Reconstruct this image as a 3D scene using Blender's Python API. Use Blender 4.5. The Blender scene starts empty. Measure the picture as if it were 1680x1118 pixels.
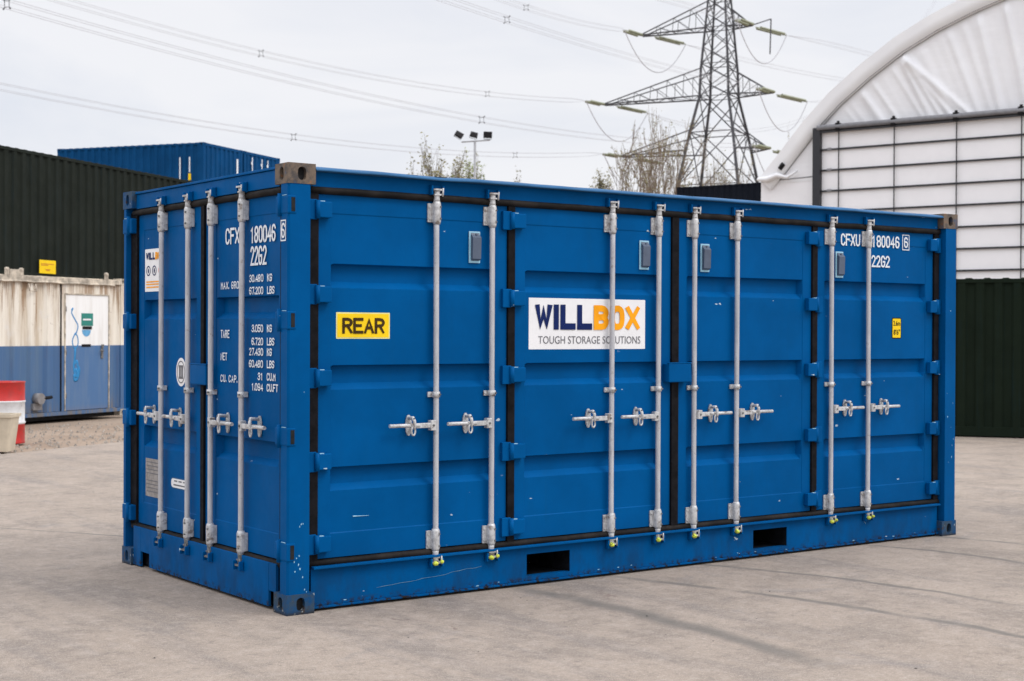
import bpy, bmesh, math, random
from mathutils import Vector, Matrix
R = math.radians
random.seed(7)
scene = bpy.context.scene
COL = scene.collection

# ------------------------------------------------------------------ camera
CAM = Vector((-4.0523, -7.6454, 1.6311))
YAW, PITCH, ROLL, FPX = 0.635516, -0.006051, 0.00423, 2463.2
FWD = Vector((math.sin(YAW)*math.cos(PITCH), math.cos(YAW)*math.cos(PITCH), math.sin(PITCH)))
_r = Vector((math.cos(YAW), -math.sin(YAW), 0)); _u = _r.cross(FWD)
RIGHT = _r*math.cos(ROLL) + _u*math.sin(ROLL); UP = _u*math.cos(ROLL) - _r*math.sin(ROLL)
cam = bpy.data.cameras.new('camera'); camo = bpy.data.objects.new('camera', cam); COL.objects.link(camo)
m = Matrix((RIGHT, UP, -FWD)).transposed().to_4x4(); m.translation = CAM
camo.matrix_world = m
cam.sensor_width = 36; cam.lens = FPX*36/1680; cam.clip_start = .1; cam.clip_end = 3000
cam.dof.use_dof = True; cam.dof.focus_distance = 9.2; cam.dof.aperture_fstop = 5.0
scene.camera = camo
def at(px, py, d):                       # the world point seen at a photo pixel, d metres in front of the camera
    return CAM + d*(FWD + RIGHT*((px-840)/FPX) + UP*((559-py)/FPX))
def ground_at(px, d, z=0.0):
    p = at(px, 544, d); return Vector((p.x, p.y, z))

# ------------------------------------------------------------------ light, sky
SUN_EL, SUN_AZ = R(52), R(143)           # azimuth from +Y towards +X
world = bpy.data.worlds.new('World'); scene.world = world; world.use_nodes = True
nt = world.node_tree; nt.nodes.clear()
out = nt.nodes.new('ShaderNodeOutputWorld'); bg = nt.nodes.new('ShaderNodeBackground')
sky = nt.nodes.new('ShaderNodeTexSky'); sky.sky_type = 'NISHITA'; sky.sun_disc = False
sky.sun_elevation = SUN_EL; sky.sun_rotation = SUN_AZ
tc = nt.nodes.new('ShaderNodeTexCoord'); mp = nt.nodes.new('ShaderNodeMapping'); mp.inputs['Scale'].default_value = (1, 1, 3.2)
no = nt.nodes.new('ShaderNodeTexNoise'); no.inputs['Scale'].default_value = 3.4; no.inputs['Detail'].default_value = 5; no.inputs['Distortion'].default_value = .5
rp = nt.nodes.new('ShaderNodeValToRGB')
rp.color_ramp.elements[0].position = .36; rp.color_ramp.elements[0].color = (6.35, 6.55, 7.1, 1)
rp.color_ramp.elements[1].position = .58; rp.color_ramp.elements[1].color = (7.35, 7.35, 7.6, 1)
mx = nt.nodes.new('ShaderNodeMixRGB'); mx.inputs[0].default_value = .93
nt.links.new(tc.outputs['Generated'], mp.inputs[0]); nt.links.new(mp.outputs[0], no.inputs['Vector'])
nt.links.new(no.outputs[0], rp.inputs[0]); nt.links.new(sky.outputs[0], mx.inputs[1]); nt.links.new(rp.outputs[0], mx.inputs[2])
sx = nt.nodes.new('ShaderNodeSeparateXYZ'); nt.links.new(tc.outputs['Generated'], sx.inputs[0])
zr = nt.nodes.new('ShaderNodeMapRange'); zr.inputs[1].default_value = .23; zr.inputs[2].default_value = .85; zr.inputs[3].default_value = 1.0; zr.inputs[4].default_value = 2.5
nt.links.new(sx.outputs[2], zr.inputs[0])                      # an overcast sky is brightest overhead
ml = nt.nodes.new('ShaderNodeVectorMath'); ml.operation = 'SCALE'; nt.links.new(mx.outputs[0], ml.inputs[0]); nt.links.new(zr.outputs[0], ml.inputs['Scale'])
nt.links.new(ml.outputs[0], bg.inputs[0]); bg.inputs[1].default_value = .1; nt.links.new(bg.outputs[0], out.inputs[0])
sl = bpy.data.lights.new('sun', 'SUN'); sl.energy = 1.0; sl.angle = R(22); sl.color = (1, .96, .9)
so = bpy.data.objects.new('sun', sl); COL.objects.link(so)
sd = Vector((math.sin(SUN_AZ)*math.cos(SUN_EL), math.cos(SUN_AZ)*math.cos(SUN_EL), math.sin(SUN_EL)))
so.rotation_euler = sd.to_track_quat('Z', 'Y').to_euler(); so.location = (10, -20, 30)
vs = scene.view_settings
vs.view_transform = 'Standard'; vs.look = 'None'; vs.exposure = .33; vs.gamma = 1; vs.use_curve_mapping = False

# ------------------------------------------------------------------ materials
class NT:
    def __init__(s, name, rough=.6, metal=0.0, spec=.5):
        s.m = bpy.data.materials.new(name); s.m.use_nodes = True; s.t = s.m.node_tree
        s.b = s.t.nodes['Principled BSDF']; s.b.inputs['Roughness'].default_value = rough
        s.b.inputs['Metallic'].default_value = metal; s.b.inputs['Specular IOR Level'].default_value = spec
        s.co = s.t.nodes.new('ShaderNodeTexCoord').outputs['Object']
    def new(s, t): return s.t.nodes.new(t)
    def link(s, a, b): s.t.links.new(a, b)
    def map(s, scale=(1, 1, 1), rot=(0, 0, 0)):
        n = s.new('ShaderNodeMapping'); n.inputs['Scale'].default_value = scale; n.inputs['Rotation'].default_value = rot
        s.link(s.co, n.inputs[0]); return n.outputs[0]
    def noise(s, scale, detail=4, rough=.55, vec=None, dist=0):
        n = s.new('ShaderNodeTexNoise'); n.inputs['Scale'].default_value = scale; n.inputs['Detail'].default_value = detail
        n.inputs['Roughness'].default_value = rough; n.inputs['Distortion'].default_value = dist
        s.link(vec or s.co, n.inputs['Vector']); return n.outputs[0]
    def ramp(s, f, a, b, ca=0.0, cb=1.0):
        n = s.new('ShaderNodeMapRange'); n.inputs[1].default_value = a; n.inputs[2].default_value = b
        n.inputs[3].default_value = ca; n.inputs[4].default_value = cb; n.interpolation_type = 'SMOOTHSTEP'
        s.link(f, n.inputs[0]); return n.outputs[0]
    def mix(s, f, a, b):
        n = s.new('ShaderNodeMixRGB')
        for i, v in enumerate((f, a, b)):
            if isinstance(v, (int, float)): n.inputs[i].default_value = v
            elif isinstance(v, (tuple, list)): n.inputs[i].default_value = (*v[:3], 1)
            else: s.link(v, n.inputs[i])
        return n.outputs[0]
    def math(s, op, a, b=None, clamp=False):
        n = s.new('ShaderNodeMath'); n.operation = op; n.use_clamp = clamp
        for i, v in enumerate((a, b)):
            if v is None: continue
            if isinstance(v, (int, float)): n.inputs[i].default_value = v
            else: s.link(v, n.inputs[i])
        return n.outputs[0]
    def z(s):
        n = s.new('ShaderNodeSeparateXYZ'); s.link(s.co, n.inputs[0]); return n.outputs
    def bump(s, h, strength=.3, dist=.01, prev=None):
        n = s.new('ShaderNodeBump'); n.inputs['Strength'].default_value = strength; n.inputs['Distance'].default_value = dist
        s.link(h, n.inputs['Height'])
        if prev: s.link(prev, n.inputs['Normal'])
        return n.outputs[0]
    def done(s, col=None, rough=None, nrm=None):
        if col is not None:
            if isinstance(col, (tuple, list)): s.b.inputs['Base Color'].default_value = (*col[:3], 1)
            else: s.link(col, s.b.inputs['Base Color'])
        if rough is not None: s.link(rough, s.b.inputs['Roughness'])
        if nrm is not None: s.link(nrm, s.b.inputs['Normal'])
        return s.m

def flat(name, col, rough=.6, metal=0.0, var=.12, scale=9, spec=.5, bump=0.0):
    n = NT(name, rough, metal, spec)
    f = n.noise(scale, 5, .6)
    c = n.mix(n.ramp(f, .3, .7), tuple(v*(1-var) for v in col), tuple(min(1, v*(1+var)) for v in col))
    return n.done(c, n.ramp(n.noise(scale*2.3), .3, .7, rough*.85, min(1, rough*1.15)), n.bump(f, bump, .01) if bump else None)

def paint(name, base, chip=(.45, .55, .62), rust=(.022, .015, .012), wear=.5, rough=.42, wav=.35, lowdirt=True, chipthr=.74):
    n = NT(name, rough, 0, .03)
    big = n.noise(1.3, 5, .65); med = n.noise(7, 5, .6)
    c = n.mix(n.ramp(big, .3, .72), tuple(v*.84 for v in base), tuple(v*1.08 for v in base))
    st = n.noise(1, 6, .65, n.map((16, 16, .9)))                   # vertical dirt streaks
    dull = tuple(.66*v + .34*d for v, d in zip(base, (.008, .055, .10)))
    c = n.mix(n.math('MULTIPLY', n.ramp(st, .52, .76), .6*wear), c, dull)
    c = n.mix(n.math('MULTIPLY', n.ramp(med, .56, .8), .25*wear), c, dull)
    if lowdirt:
        zz = n.z()[2]
        low = n.math('MULTIPLY', n.ramp(zz, .42, 0.0), n.ramp(n.noise(1, 5, .7, n.map((7, 7, 3))), .38, .7))
        c = n.mix(n.math('MULTIPLY', low, .7), c, tuple(v*.42+.008 for v in base))
        edge = n.math('MULTIPLY', n.ramp(zz, .07, .025), n.ramp(n.noise(26, 6, .75), .50, .58))
        c = n.mix(edge, c, rust)
    v = n.noise(1, 3, .5, n.map((9, 9, 26)))
    chips = n.math('MULTIPLY', n.ramp(v, chipthr, chipthr+.015), n.ramp(n.noise(3.3, 2), .5, .56))
    c = n.mix(chips, c, chip)
    bmp = n.bump(n.noise(1.6, 2, .4), wav, .02)
    bmp = n.bump(n.noise(60, 3), .05, .004, bmp)
    rr = n.ramp(n.noise(4, 5, .65), .3, .75, rough*.8, min(1, rough*1.5))
    return n.done(c, rr, bmp)

BLUE = (0, .083, .265)
M = {}
M['blue'] = paint('container_blue_paint', BLUE)
M['sheenblue'] = paint('dusty_sheen_blue_paint', (.035, .115, .24), wear=.8, rough=.45, lowdirt=False)  # dusty lip paint, with the sky's sheen put into its paler colour
n = NT('worn_painted_casting', .65, 0, .2); f = n.noise(16, 6, .7); g = n.noise(9, 5, .7)
c = n.mix(n.ramp(g, .38, .60), (.002, .055, .16), (.030, .060, .098)); c = n.mix(n.ramp(f, .55, .66), c, (.05, .035, .028)); c = n.mix(n.ramp(n.noise(33, 3), .66, .70), c, (.30, .34, .36))
c = n.mix(n.math('MULTIPLY', n.ramp(n.z()[2], .03, .0), .8), c, (.02, .016, .014)); M['bluebare'] = n.done(c, None, n.bump(f, .4, .006))
n = NT('worn_rusty_casting', .75)
f = n.noise(14, 6, .7); g = n.noise(5, 4, .6)
c = n.mix(n.ramp(f, .35, .6), (.055, .048, .045), (.15, .11, .08)); c = n.mix(n.ramp(g, .55, .68), c, (.02, .07, .17))
c = n.mix(n.ramp(n.noise(28, 4), .6, .68), c, (.22, .10, .045)); M['casting'] = n.done(c, None, n.bump(f, .4, .006))
M['seal'] = flat('black_rubber_seal', (.007, .0065, .008), .75, var=.4, scale=14, spec=.12)
n = NT('brown_dusty_rubber', .7, 0, .15); f = n.noise(1, 4, .6, n.map((5, 5, 5)))
M['sealdust'] = n.done(n.mix(n.ramp(f, .4, .7), (.007, .006, .006), (.022, .018, .016)))
n = NT('galvanised_steel', .46, .1); f = n.noise(1, 5, .65, n.map((30, 30, 5))); g = n.noise(26, 5, .7)
c = n.mix(n.ramp(f, .3, .75), (.40, .405, .43), (.55, .555, .58)); c = n.mix(n.math('MULTIPLY', n.ramp(g, .58, .72), .6), c, (.20, .155, .12))
M['galv'] = n.done(c, None, n.bump(g, .12, .003))
n = NT('galvanised_fitting', .5, .2); g = n.noise(34, 5, .7)
c = n.mix(n.ramp(g, .35, .6), (.40, .40, .40), (.60, .60, .60)); c = n.mix(n.math('MULTIPLY', n.ramp(n.noise(19, 4), .56, .68), .7), c, (.13, .08, .05))
M['fit'] = n.done(c, None, n.bump(g, .25, .004))
M['camsteel'] = flat('oily_cam_steel', (.17, .17, .17), .45, .3, .5, 40)
M['yplug'] = flat('yellow_green_plastic', (.50, .56, .05), .5, var=.55, scale=60)
M['vent'] = flat('dark_grey_vent_plastic', (.075, .10, .15), .5)
M['ventrim'] = flat('pale_blue_vent_rim', (.30, .55, .70), .5)
M['white'] = flat('white_vinyl', (.80, .80, .81), .35, var=.03)
M['yellow'] = flat('yellow_vinyl', (.88, .60, .015), .4, var=.04, spec=.12)
M['scratch'] = flat('scraped_pale_paint', (.13, .27, .36), .6)
M['palerim'] = flat('pale_yellow_rim', (.75, .72, .30), .5)
M['black'] = flat('black_print', (.012, .011, .012), .5, spec=.12)
M['brownprint'] = flat('dark_brown_print', (.05, .028, .008), .5, spec=.12)
M['orangeprint'] = flat('dark_orange_print', (.55, .20, .01), .5)
M['navy'] = flat('navy_print', (.006, .018, .10), .45, spec=.12)
M['orange'] = flat('orange_print', (.90, .36, .012), .45, spec=.12)
M['greyprint'] = flat('grey_print', (.16, .16, .175), .5, spec=.12)
M['redprint'] = flat('red_print', (.6, .06, .05), .5)
M['lettering'] = flat('white_stencil_paint', (.72, .76, .80), .6, var=.08, scale=30)
M['plate'] = flat('aluminium_plate', (.30, .28, .27), .5, .3, .25, 30)
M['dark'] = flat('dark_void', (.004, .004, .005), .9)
M['pocket'] = flat('shaded_pocket_steel', (.008, .009, .012), .9, var=.5, scale=12, spec=.1)  # near-black base colour stands in for shade inside pockets and notches
M['wood'] = flat('container_plywood', (.12, .07, .04), .8)

# ------------------------------------------------------------------ mesh helpers
class MB:
    def __init__(s): s.bm = bmesh.new()
    def box(s, x0, x1, y0, y1, z0, z1, bev=0.0, mi=0, seg=2):
        x0, x1 = min(x0, x1), max(x0, x1); y0, y1 = min(y0, y1), max(y0, y1); z0, z1 = min(z0, z1), max(z0, z1)
        v = [s.bm.verts.new((x, y, z)) for x in (x0, x1) for y in (y0, y1) for z in (z0, z1)]
        fs = [s.bm.faces.new([v[i] for i in q]) for q in ((0, 1, 3, 2), (4, 6, 7, 5), (0, 4, 5, 1), (2, 3, 7, 6), (0, 2, 6, 4), (1, 5, 7, 3))]
        for f in fs: f.material_index = mi
        if bev > 0:
            es = list({e for f in fs for e in f.edges})
            r = bmesh.ops.bevel(s.bm, geom=es, offset=bev, segments=seg, affect='EDGES', profile=.6)
            for f in r['faces']: f.material_index = mi
        return s
    def tube(s, pts, r, seg=10, cap=True, mi=0, closed=False):
        pts = [Vector(p) for p in pts]; n = len(pts)
        rs = r if isinstance(r, (list, tuple)) else [r]*n
        rings = []; up = None
        for i, p in enumerate(pts):
            if closed: t = (pts[(i+1) % n]-pts[i-1]).normalized()
            else: t = (pts[min(i+1, n-1)]-pts[max(i-1, 0)]).normalized()
            if up is None:
                up = t.orthogonal().normalized()
            else:
                up = (up - t*up.dot(t)); up = up.normalized() if up.length > 1e-6 else t.orthogonal().normalized()
            w = t.cross(up)
            rings.append([s.bm.verts.new(p + (up*math.cos(2*math.pi*k/seg) + w*math.sin(2*math.pi*k/seg))*rs[i]) for k in range(seg)])
        pr = list(zip(rings, rings[1:])) + ([(rings[-1], rings[0])] if closed else [])
        for a, b in pr:
            for k in range(seg):
                f = s.bm.faces.new((a[k], a[(k+1) % seg], b[(k+1) % seg], b[k])); f.smooth = seg > 5; f.material_index = mi
        if cap and not closed:
            for q in (rings[0][::-1], rings[-1]):
                f = s.bm.faces.new(q); f.material_index = mi
        return s
    def poly(s, pts, mi=0, smooth=False):
        f = s.bm.faces.new([s.bm.verts.new(p) for p in pts]); f.material_index = mi; f.smooth = smooth; return s
    def prism(s, pts, off, mi=0):
        off = Vector(off); a = [s.bm.verts.new(p) for p in pts]; b = [s.bm.verts.new(Vector(p)+off) for p in pts]; k = len(a)
        fs = [s.bm.faces.new(a[::-1]), s.bm.faces.new(b)] + [s.bm.faces.new((a[i], a[(i+1) % k], b[(i+1) % k], b[i])) for i in range(k)]
        for f in fs: f.material_index = mi
        return s
    def grid(s, rows, mi=0, smooth=False):
        V = [[s.bm.verts.new(p) for p in r] for r in rows]
        for a, b in zip(V, V[1:]):
            for k in range(len(a)-1):
                f = s.bm.faces.new((a[k], a[k+1], b[k+1], b[k])); f.material_index = mi; f.smooth = smooth
        return s
    def build(s, name, mats, parent=None, M4=None, norm=True):
        if norm: bmesh.ops.recalc_face_normals(s.bm, faces=s.bm.faces)
        me = bpy.data.meshes.new(name)
        if M4 is not None: s.bm.transform(M4)
        s.bm.to_mesh(me); s.bm.free()
        for q in (mats if isinstance(mats, (list, tuple)) else [mats]): me.materials.append(q)
        o = bpy.data.objects.new(name, me); COL.objects.link(o)
        if parent is not None: o.parent = parent
        return o
def tag(o, label=None, cat=None, group=None, kind=None):
    for k, v in (('label', label), ('category', cat), ('group', group), ('kind', kind)):
        if v: o[k] = v
    return o
def thing(name, label, cat, loc=(0, 0, 0), rz=0, group=None):
    o = bpy.data.objects.new(name, None); COL.objects.link(o); o.location = loc; o.rotation_euler = (0, 0, rz); o.empty_display_size = .3
    return tag(o, label, cat, group)
def copy_tree(o, parent=None):
    c = o.copy(); COL.objects.link(c)
    if parent is not None: c.parent = parent
    for ch in list(o.children): copy_tree(ch, c)
    return c

# text: built-in font fitted into a rectangle; frame = matrix whose local X is reading direction, Y is outward depth (negative = out), Z is up
def text_obj(name, s, x0, x1, z0, z1, dep, mat, parent, M4=None, bold=0.0):
    cu = bpy.data.curves.new('t', 'FONT'); cu.body = s; cu.offset = bold; cu.resolution_u = 3
    to = bpy.data.objects.new('t', cu); COL.objects.link(to)
    dg = bpy.context.evaluated_depsgraph_get(); dg.update()
    me = bpy.data.meshes.new_from_object(to.evaluated_get(dg)); bpy.data.objects.remove(to); bpy.data.curves.remove(cu)
    xs = [v.co.x for v in me.vertices]; ys = [v.co.y for v in me.vertices]
    ax, bx, ay, by = min(xs), max(xs), min(ys), max(ys)
    for v in me.vertices:
        v.co = Vector((x0+(v.co.x-ax)/(bx-ax)*(x1-x0), dep, z0+(v.co.y-ay)/(by-ay)*(z1-z0)))
    if M4 is not None: me.transform(M4)
    me.name = name; me.materials.clear(); me.materials.append(mat)
    o = bpy.data.objects.new(name, me); COL.objects.link(o); o.parent = parent
    return o
GL = {
 'C': [[(4,4.8),(3,6),(1,6),(0,4.8),(0,1.2),(1,0),(3,0),(4,1.2)]], 'F': [[(0,0),(0,6),(4,6)],[(0,3.2),(3.2,3.2)]], 'X': [[(0,0),(4,6)],[(0,6),(4,0)]],
 'U': [[(0,6),(0,1.2),(1,0),(3,0),(4,1.2),(4,6)]], '1': [[(.6,4.8),(2,6),(2,0)]], '8': [[(1,3.1),(0,4),(0,5),(1,6),(3,6),(4,5),(4,4),(3,3.1),(1,3.1),(0,2.1),(0,1),(1,0),(3,0),(4,1),(4,2.1),(3,3.1)]],
 '0': [[(1,0),(3,0),(4,1.2),(4,4.8),(3,6),(1,6),(0,4.8),(0,1.2),(1,0)]], '4': [[(3,0),(3,6),(0,1.8),(4,1.8)]],
 '6': [[(4,5),(3,6),(1,6),(0,4.8),(0,1.2),(1,0),(3,0),(4,1.2),(4,2.3),(3,3.3),(0,3.3)]], '2': [[(0,4.8),(1,6),(3,6),(4,4.8),(4,4),(0,0),(4,0)]],
 'G': [[(4,4.8),(3,6),(1,6),(0,4.8),(0,1.2),(1,0),(3,0),(4,1.2),(4,2.9),(2.2,2.9)]], '3': [[(0,4.8),(1,6),(3,6),(4,5),(4,4),(3,3.1),(4,2.1),(4,1),(3,0),(1,0),(0,1.2)],[(3,3.1),(1.4,3.1)]],
 '7': [[(0,6),(4,6),(1.6,0)]], '9': [[(0,1),(1,0),(3,0),(4,1.2),(4,4.8),(3,6),(1,6),(0,4.8),(0,3.7),(1,2.7),(4,2.7)]], '5': [[(4,6),(0,6),(0,3.4),(3,3.4),(4,2.4),(4,1.2),(3,0),(1,0),(0,1.2)]],
 'M': [[(0,0),(0,6),(2,2.6),(4,6),(4,0)]], 'A': [[(0,0),(2,6),(4,0)],[(.8,2),(3.2,2)]], 'R': [[(0,0),(0,6),(3,6),(4,5),(4,4),(3,3),(0,3)],[(2,3),(4,0)]],
 'O': [[(1,0),(3,0),(4,1.2),(4,4.8),(3,6),(1,6),(0,4.8),(0,1.2),(1,0)]], 'S': [[(4,4.9),(3,6),(1,6),(0,5),(0,4),(1,3.2),(3,2.8),(4,2),(4,1),(3,0),(1,0),(0,1.1)]],
 'T': [[(0,6),(4,6)],[(2,6),(2,0)]], 'E': [[(4,6),(0,6),(0,0),(4,0)],[(0,3.1),(3.2,3.1)]], 'N': [[(0,0),(0,6),(4,0),(4,6)]], 'K': [[(0,0),(0,6)],[(4,6),(0,2.8)],[(1.3,3.6),(4,0)]],
 'L': [[(0,6),(0,0),(4,0)]], 'B': [[(0,3.1),(0,6),(3,6),(4,5),(4,4),(3,3.1),(0,3.1),(0,0),(3,0),(4,1),(4,2.1),(3,3.1)]], 'P': [[(0,0),(0,6),(3,6),(4,5),(4,3.8),(3,2.8),(0,2.8)]],
 'W': [[(0,6),(1.1,0),(2.3,4.6),(3.5,0),(4.6,6)]], 'I': [[(0,6),(0,0)]], '.': [[(0,.1),(0,.9)]],
}
def soften(P):
    """Cut the obtuse corners of a stroke once more, keep the sharp ones."""
    closed = (P[0]-P[-1]).length < 1e-6; Q = [P[0]]
    for i in range(1, len(P)-1):
        a = (P[i]-P[i-1]); b = (P[i+1]-P[i])
        if a.angle(b) < 1.15 and a.angle(b) > .2: Q += [P[i]-a*.27, P[i]+b*.27]
        else: Q.append(P[i])
    Q.append(P[-1]); return Q
GW = {'W': 4.6, 'I': 0, '.': 0}
def stroke_text(name, s, x0, x1, z0, z1, dep, sw, mat, parent, M4=None, gap=1.9, colours=None):
    """Stencil-like lettering from mitred strokes fitted into the rectangle."""
    widths = [2.2 if ch == ' ' else GW.get(ch, 4) for ch in s]
    tot = sum(widths) + gap*(len(s)-1)
    kx = (x1-x0-sw)/tot; kz = (z1-z0-sw)/6
    mb = MB(); x = x0+sw/2; layer = 0
    for i, ch in enumerate(s):
        for pl in GL.get(ch, []):
            pts = soften([Vector((x+p[0]*kx, z0+sw/2+p[1]*kz)) for p in pl]); n = len(pts); closed = (pts[0]-pts[-1]).length < 1e-6
            L, Rr = [], []
            for k in range(n):
                if closed: a = pts[k]-pts[(k-1) if k > 0 else n-2]; b = pts[(k+1) if k < n-1 else 1]-pts[k]
                else: a = pts[k]-pts[max(k-1, 0)]; b = pts[min(k+1, n-1)]-pts[k]
                if a.length < 1e-9: a = b
                if b.length < 1e-9: b = a
                a = a.normalized(); b = b.normalized(); na = Vector((-a.y, a.x)); nb = Vector((-b.y, b.x)); mm = na+nb
                mm = na if mm.length < .3 else mm.normalized()/max(.45, mm.normalized().dot(na))
                p = pts[k]
                if not closed and k == 0: p = p - a*sw/2
                if not closed and k == n-1: p = p + b*sw/2
                L.append(p+mm*sw/2); Rr.append(p-mm*sw/2)
            dd = dep - .0003*(layer % 3); layer += 1
            for k in range(n-1):
                dk = dd - .00012*k
                mb.poly([(min(max(q.x, x0), x1), dk, min(max(q.y, z0), z1)) for q in (L[k], Rr[k], Rr[k+1], L[k+1])], mi=(colours[i] if colours else 0))
        x += (widths[i]+gap)*kx
    return mb.build(name, mat, parent, M4, norm=False)

# ================================================================== SETTING: ground
ARCS = [((2.48, -.15), (2.87, -1.64), (2.96, -2.79), .035), ((1.68, -.29), (1.69, -1.27), (1.60, -2.32), .07), ((3.3, .01), (3.55, -.65), (3.71, -2.27), .03),
        ((5.0, 0), (5.18, -.52), (5.19, -1.24), .03), ((5.6, .5), (5.95, -.3), (6.1, -1.4), .04), ((-.12, 4.74), (.20, 4.24), (.52, 3.70), .02)]
def circle3(a, b, c):
    ax, ay = a; bx, by = b; cx, cy = c; d = 2*(ax*(by-cy)+bx*(cy-ay)+cx*(ay-by))
    ux = ((ax*ax+ay*ay)*(by-cy)+(bx*bx+by*by)*(cy-ay)+(cx*cx+cy*cy)*(ay-by))/d
    uy = ((ax*ax+ay*ay)*(cx-bx)+(bx*bx+by*by)*(ax-cx)+(cx*cx+cy*cy)*(bx-ax))/d
    return ux, uy, math.hypot(ax-ux, ay-uy)
n = NT('yard_concrete', .88, spec=.25)
big = n.noise(.35, 5, .6); mid = n.noise(1.6, 7, .68); fine = n.noise(38, 6, .75); grit = n.noise(150, 3, .6)
stx = n.noise(1, 6, .7, n.map((1.4, .22, 1), (0, 0, R(-12)))); blot = n.noise(.9, 6, .7, None, 1.2)
c = n.mix(n.ramp(big, .3, .7), (.260, .212, .172), (.320, .264, .217))
c = n.mix(n.math('MULTIPLY', n.ramp(mid, .44, .66), .75), c, (.192, .160, .134))
c = n.mix(n.math('MULTIPLY', n.ramp(stx, .50, .66), .68), c, (.180, .156, .140))
c = n.mix(n.math('MULTIPLY', n.ramp(blot, .56, .70), .55), c, (.20, .18, .168))
c = n.mix(n.math('MULTIPLY', n.ramp(fine, .52, .68), .45), c, (.47, .41, .36))
c = n.mix(n.math('MULTIPLY', n.ramp(fine, .48, .34), .50), c, (.165, .142, .126))
c = n.mix(n.math('MULTIPLY', n.ramp(grit, .56, .64), .55), c, (.58, .51, .45))
g2 = n.noise(70, 3, .7); c = n.mix(n.math('MULTIPLY', n.ramp(g2, .60, .68), .55), c, (.11, .095, .085))
m2 = n.noise(9, 6, .75); c = n.mix(n.math('MULTIPLY', n.ramp(m2, .50, .66), .40), c, (.40, .345, .30)); c = n.mix(n.math('MULTIPLY', n.ramp(m2, .47, .34), .45), c, (.15, .13, .115))
ck = n.new('ShaderNodeTexVoronoi'); ck.feature = 'DISTANCE_TO_EDGE'; ck.inputs['Scale'].default_value = .23; wv = n.new('ShaderNodeVectorMath'); wv.operation = 'ADD'; nz_ = n.new('ShaderNodeTexNoise'); nz_.inputs['Scale'].default_value = 1.4; nz_.inputs['Detail'].default_value = 6; n.link(n.co, nz_.inputs['Vector']); n.link(n.co, wv.inputs[0]); n.link(nz_.outputs['Color'], wv.inputs[1]); n.link(wv.outputs[0], ck.inputs['Vector'])
c = n.mix(n.math('MULTIPLY', n.math('MULTIPLY', n.ramp(ck.outputs['Distance'], .0022, .0004), .5), n.ramp(n.noise(.6, 3), .54, .62)), c, (.09, .05, .045))
sp = n.new('ShaderNodeTexVoronoi'); sp.inputs['Scale'].default_value = 3.0; n.link(n.co, sp.inputs['Vector'])
c = n.mix(n.math('MULTIPLY', n.ramp(sp.outputs['Distance'], .03, .012), n.ramp(n.noise(2, 3), .52, .56)), c, (.05, .045, .042))
wob = n.noise(2.5, 3, .6); sxyz = n.z(); brk = n.ramp(n.noise(1.3, 4, .6), .30, .50)
for a, b, cc, w in ARCS:
    ux, uy, rr = circle3(a, b, cc)
    dx = n.math('SUBTRACT', sxyz[0], ux); dy = n.math('SUBTRACT', sxyz[1], uy)
    d = n.math('SQRT', n.math('ADD', n.math('MULTIPLY', dx, dx), n.math('MULTIPLY', dy, dy)))
    d = n.math('ABSOLUTE', n.math('ADD', n.math('SUBTRACT', d, rr), n.math('MULTIPLY', n.math('SUBTRACT', wob, .5), .12)))
    soft = n.ramp(d, w*1.8, w*.2)
    hx_, hy_ = n.math('SUBTRACT', sxyz[0], b[0]), n.math('SUBTRACT', sxyz[1], b[1]); hl = math.hypot(a[0]-cc[0], a[1]-cc[1])*.5
    near = n.math('SQRT', n.math('ADD', n.math('MULTIPLY', hx_, hx_), n.math('MULTIPLY', hy_, hy_)))
    soft = n.math('MULTIPLY', soft, n.ramp(near, hl*1.7, hl*.8))
    c = n.mix(n.math('MULTIPLY', n.math('MULTIPLY', soft, brk), .72), c, (.12, .112, .102))
h = n.math('ADD', n.math('MULTIPLY', fine, .5), n.math('MULTIPLY', mid, .9))
nb = n.bump(h, .6, .014); nb = n.bump(grit, .4, .004, nb)
conc = n.done(c, None, nb)
n = NT('gravelly_ground', .95, spec=.2)
v = n.new('ShaderNodeTexVoronoi'); v.inputs['Scale'].default_value = 16; n.link(n.co, v.inputs['Vector'])
c = n.mix(n.ramp(n.noise(.8, 6, .65), .35, .65), (.26, .195, .145), (.33, .255, .195)); c = n.mix(n.math('MULTIPLY', n.ramp(n.noise(18, 5, .7), .5, .7), .6), c, (.15, .125, .105))
c = n.mix(n.math('MULTIPLY', n.ramp(v.outputs['Distance'], .0, .35, 1, 0), .35), c, (.42, .35, .28))
grav = n.done(c, None, n.bump(v.outputs['Distance'], .6, .03))
mb = MB(); S = 900
mb.poly([(-S, -S, -.03), (S, -S, -.03), (S, S, -.03), (-S, S, -.03)])
tag(mb.build('ground', grav), kind='structure')
mb = MB(); dv = Vector((.8595, .511)); p0 = Vector((2.19, 12.04))
edge = []
for i in range(-60, 121):
    q = p0 + dv*i*.5; j = random.uniform(-.035, .035); edge.append((q.x-.51*j, q.y+.86*j, 0))
mb.poly([(-25, -30, 0), (75, -30, 0), (75, edge[-1][1], 0)] + edge[::-1] + [(-25, edge[0][1], 0)])
tag(mb.build('yard', conc), kind='structure')
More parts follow.
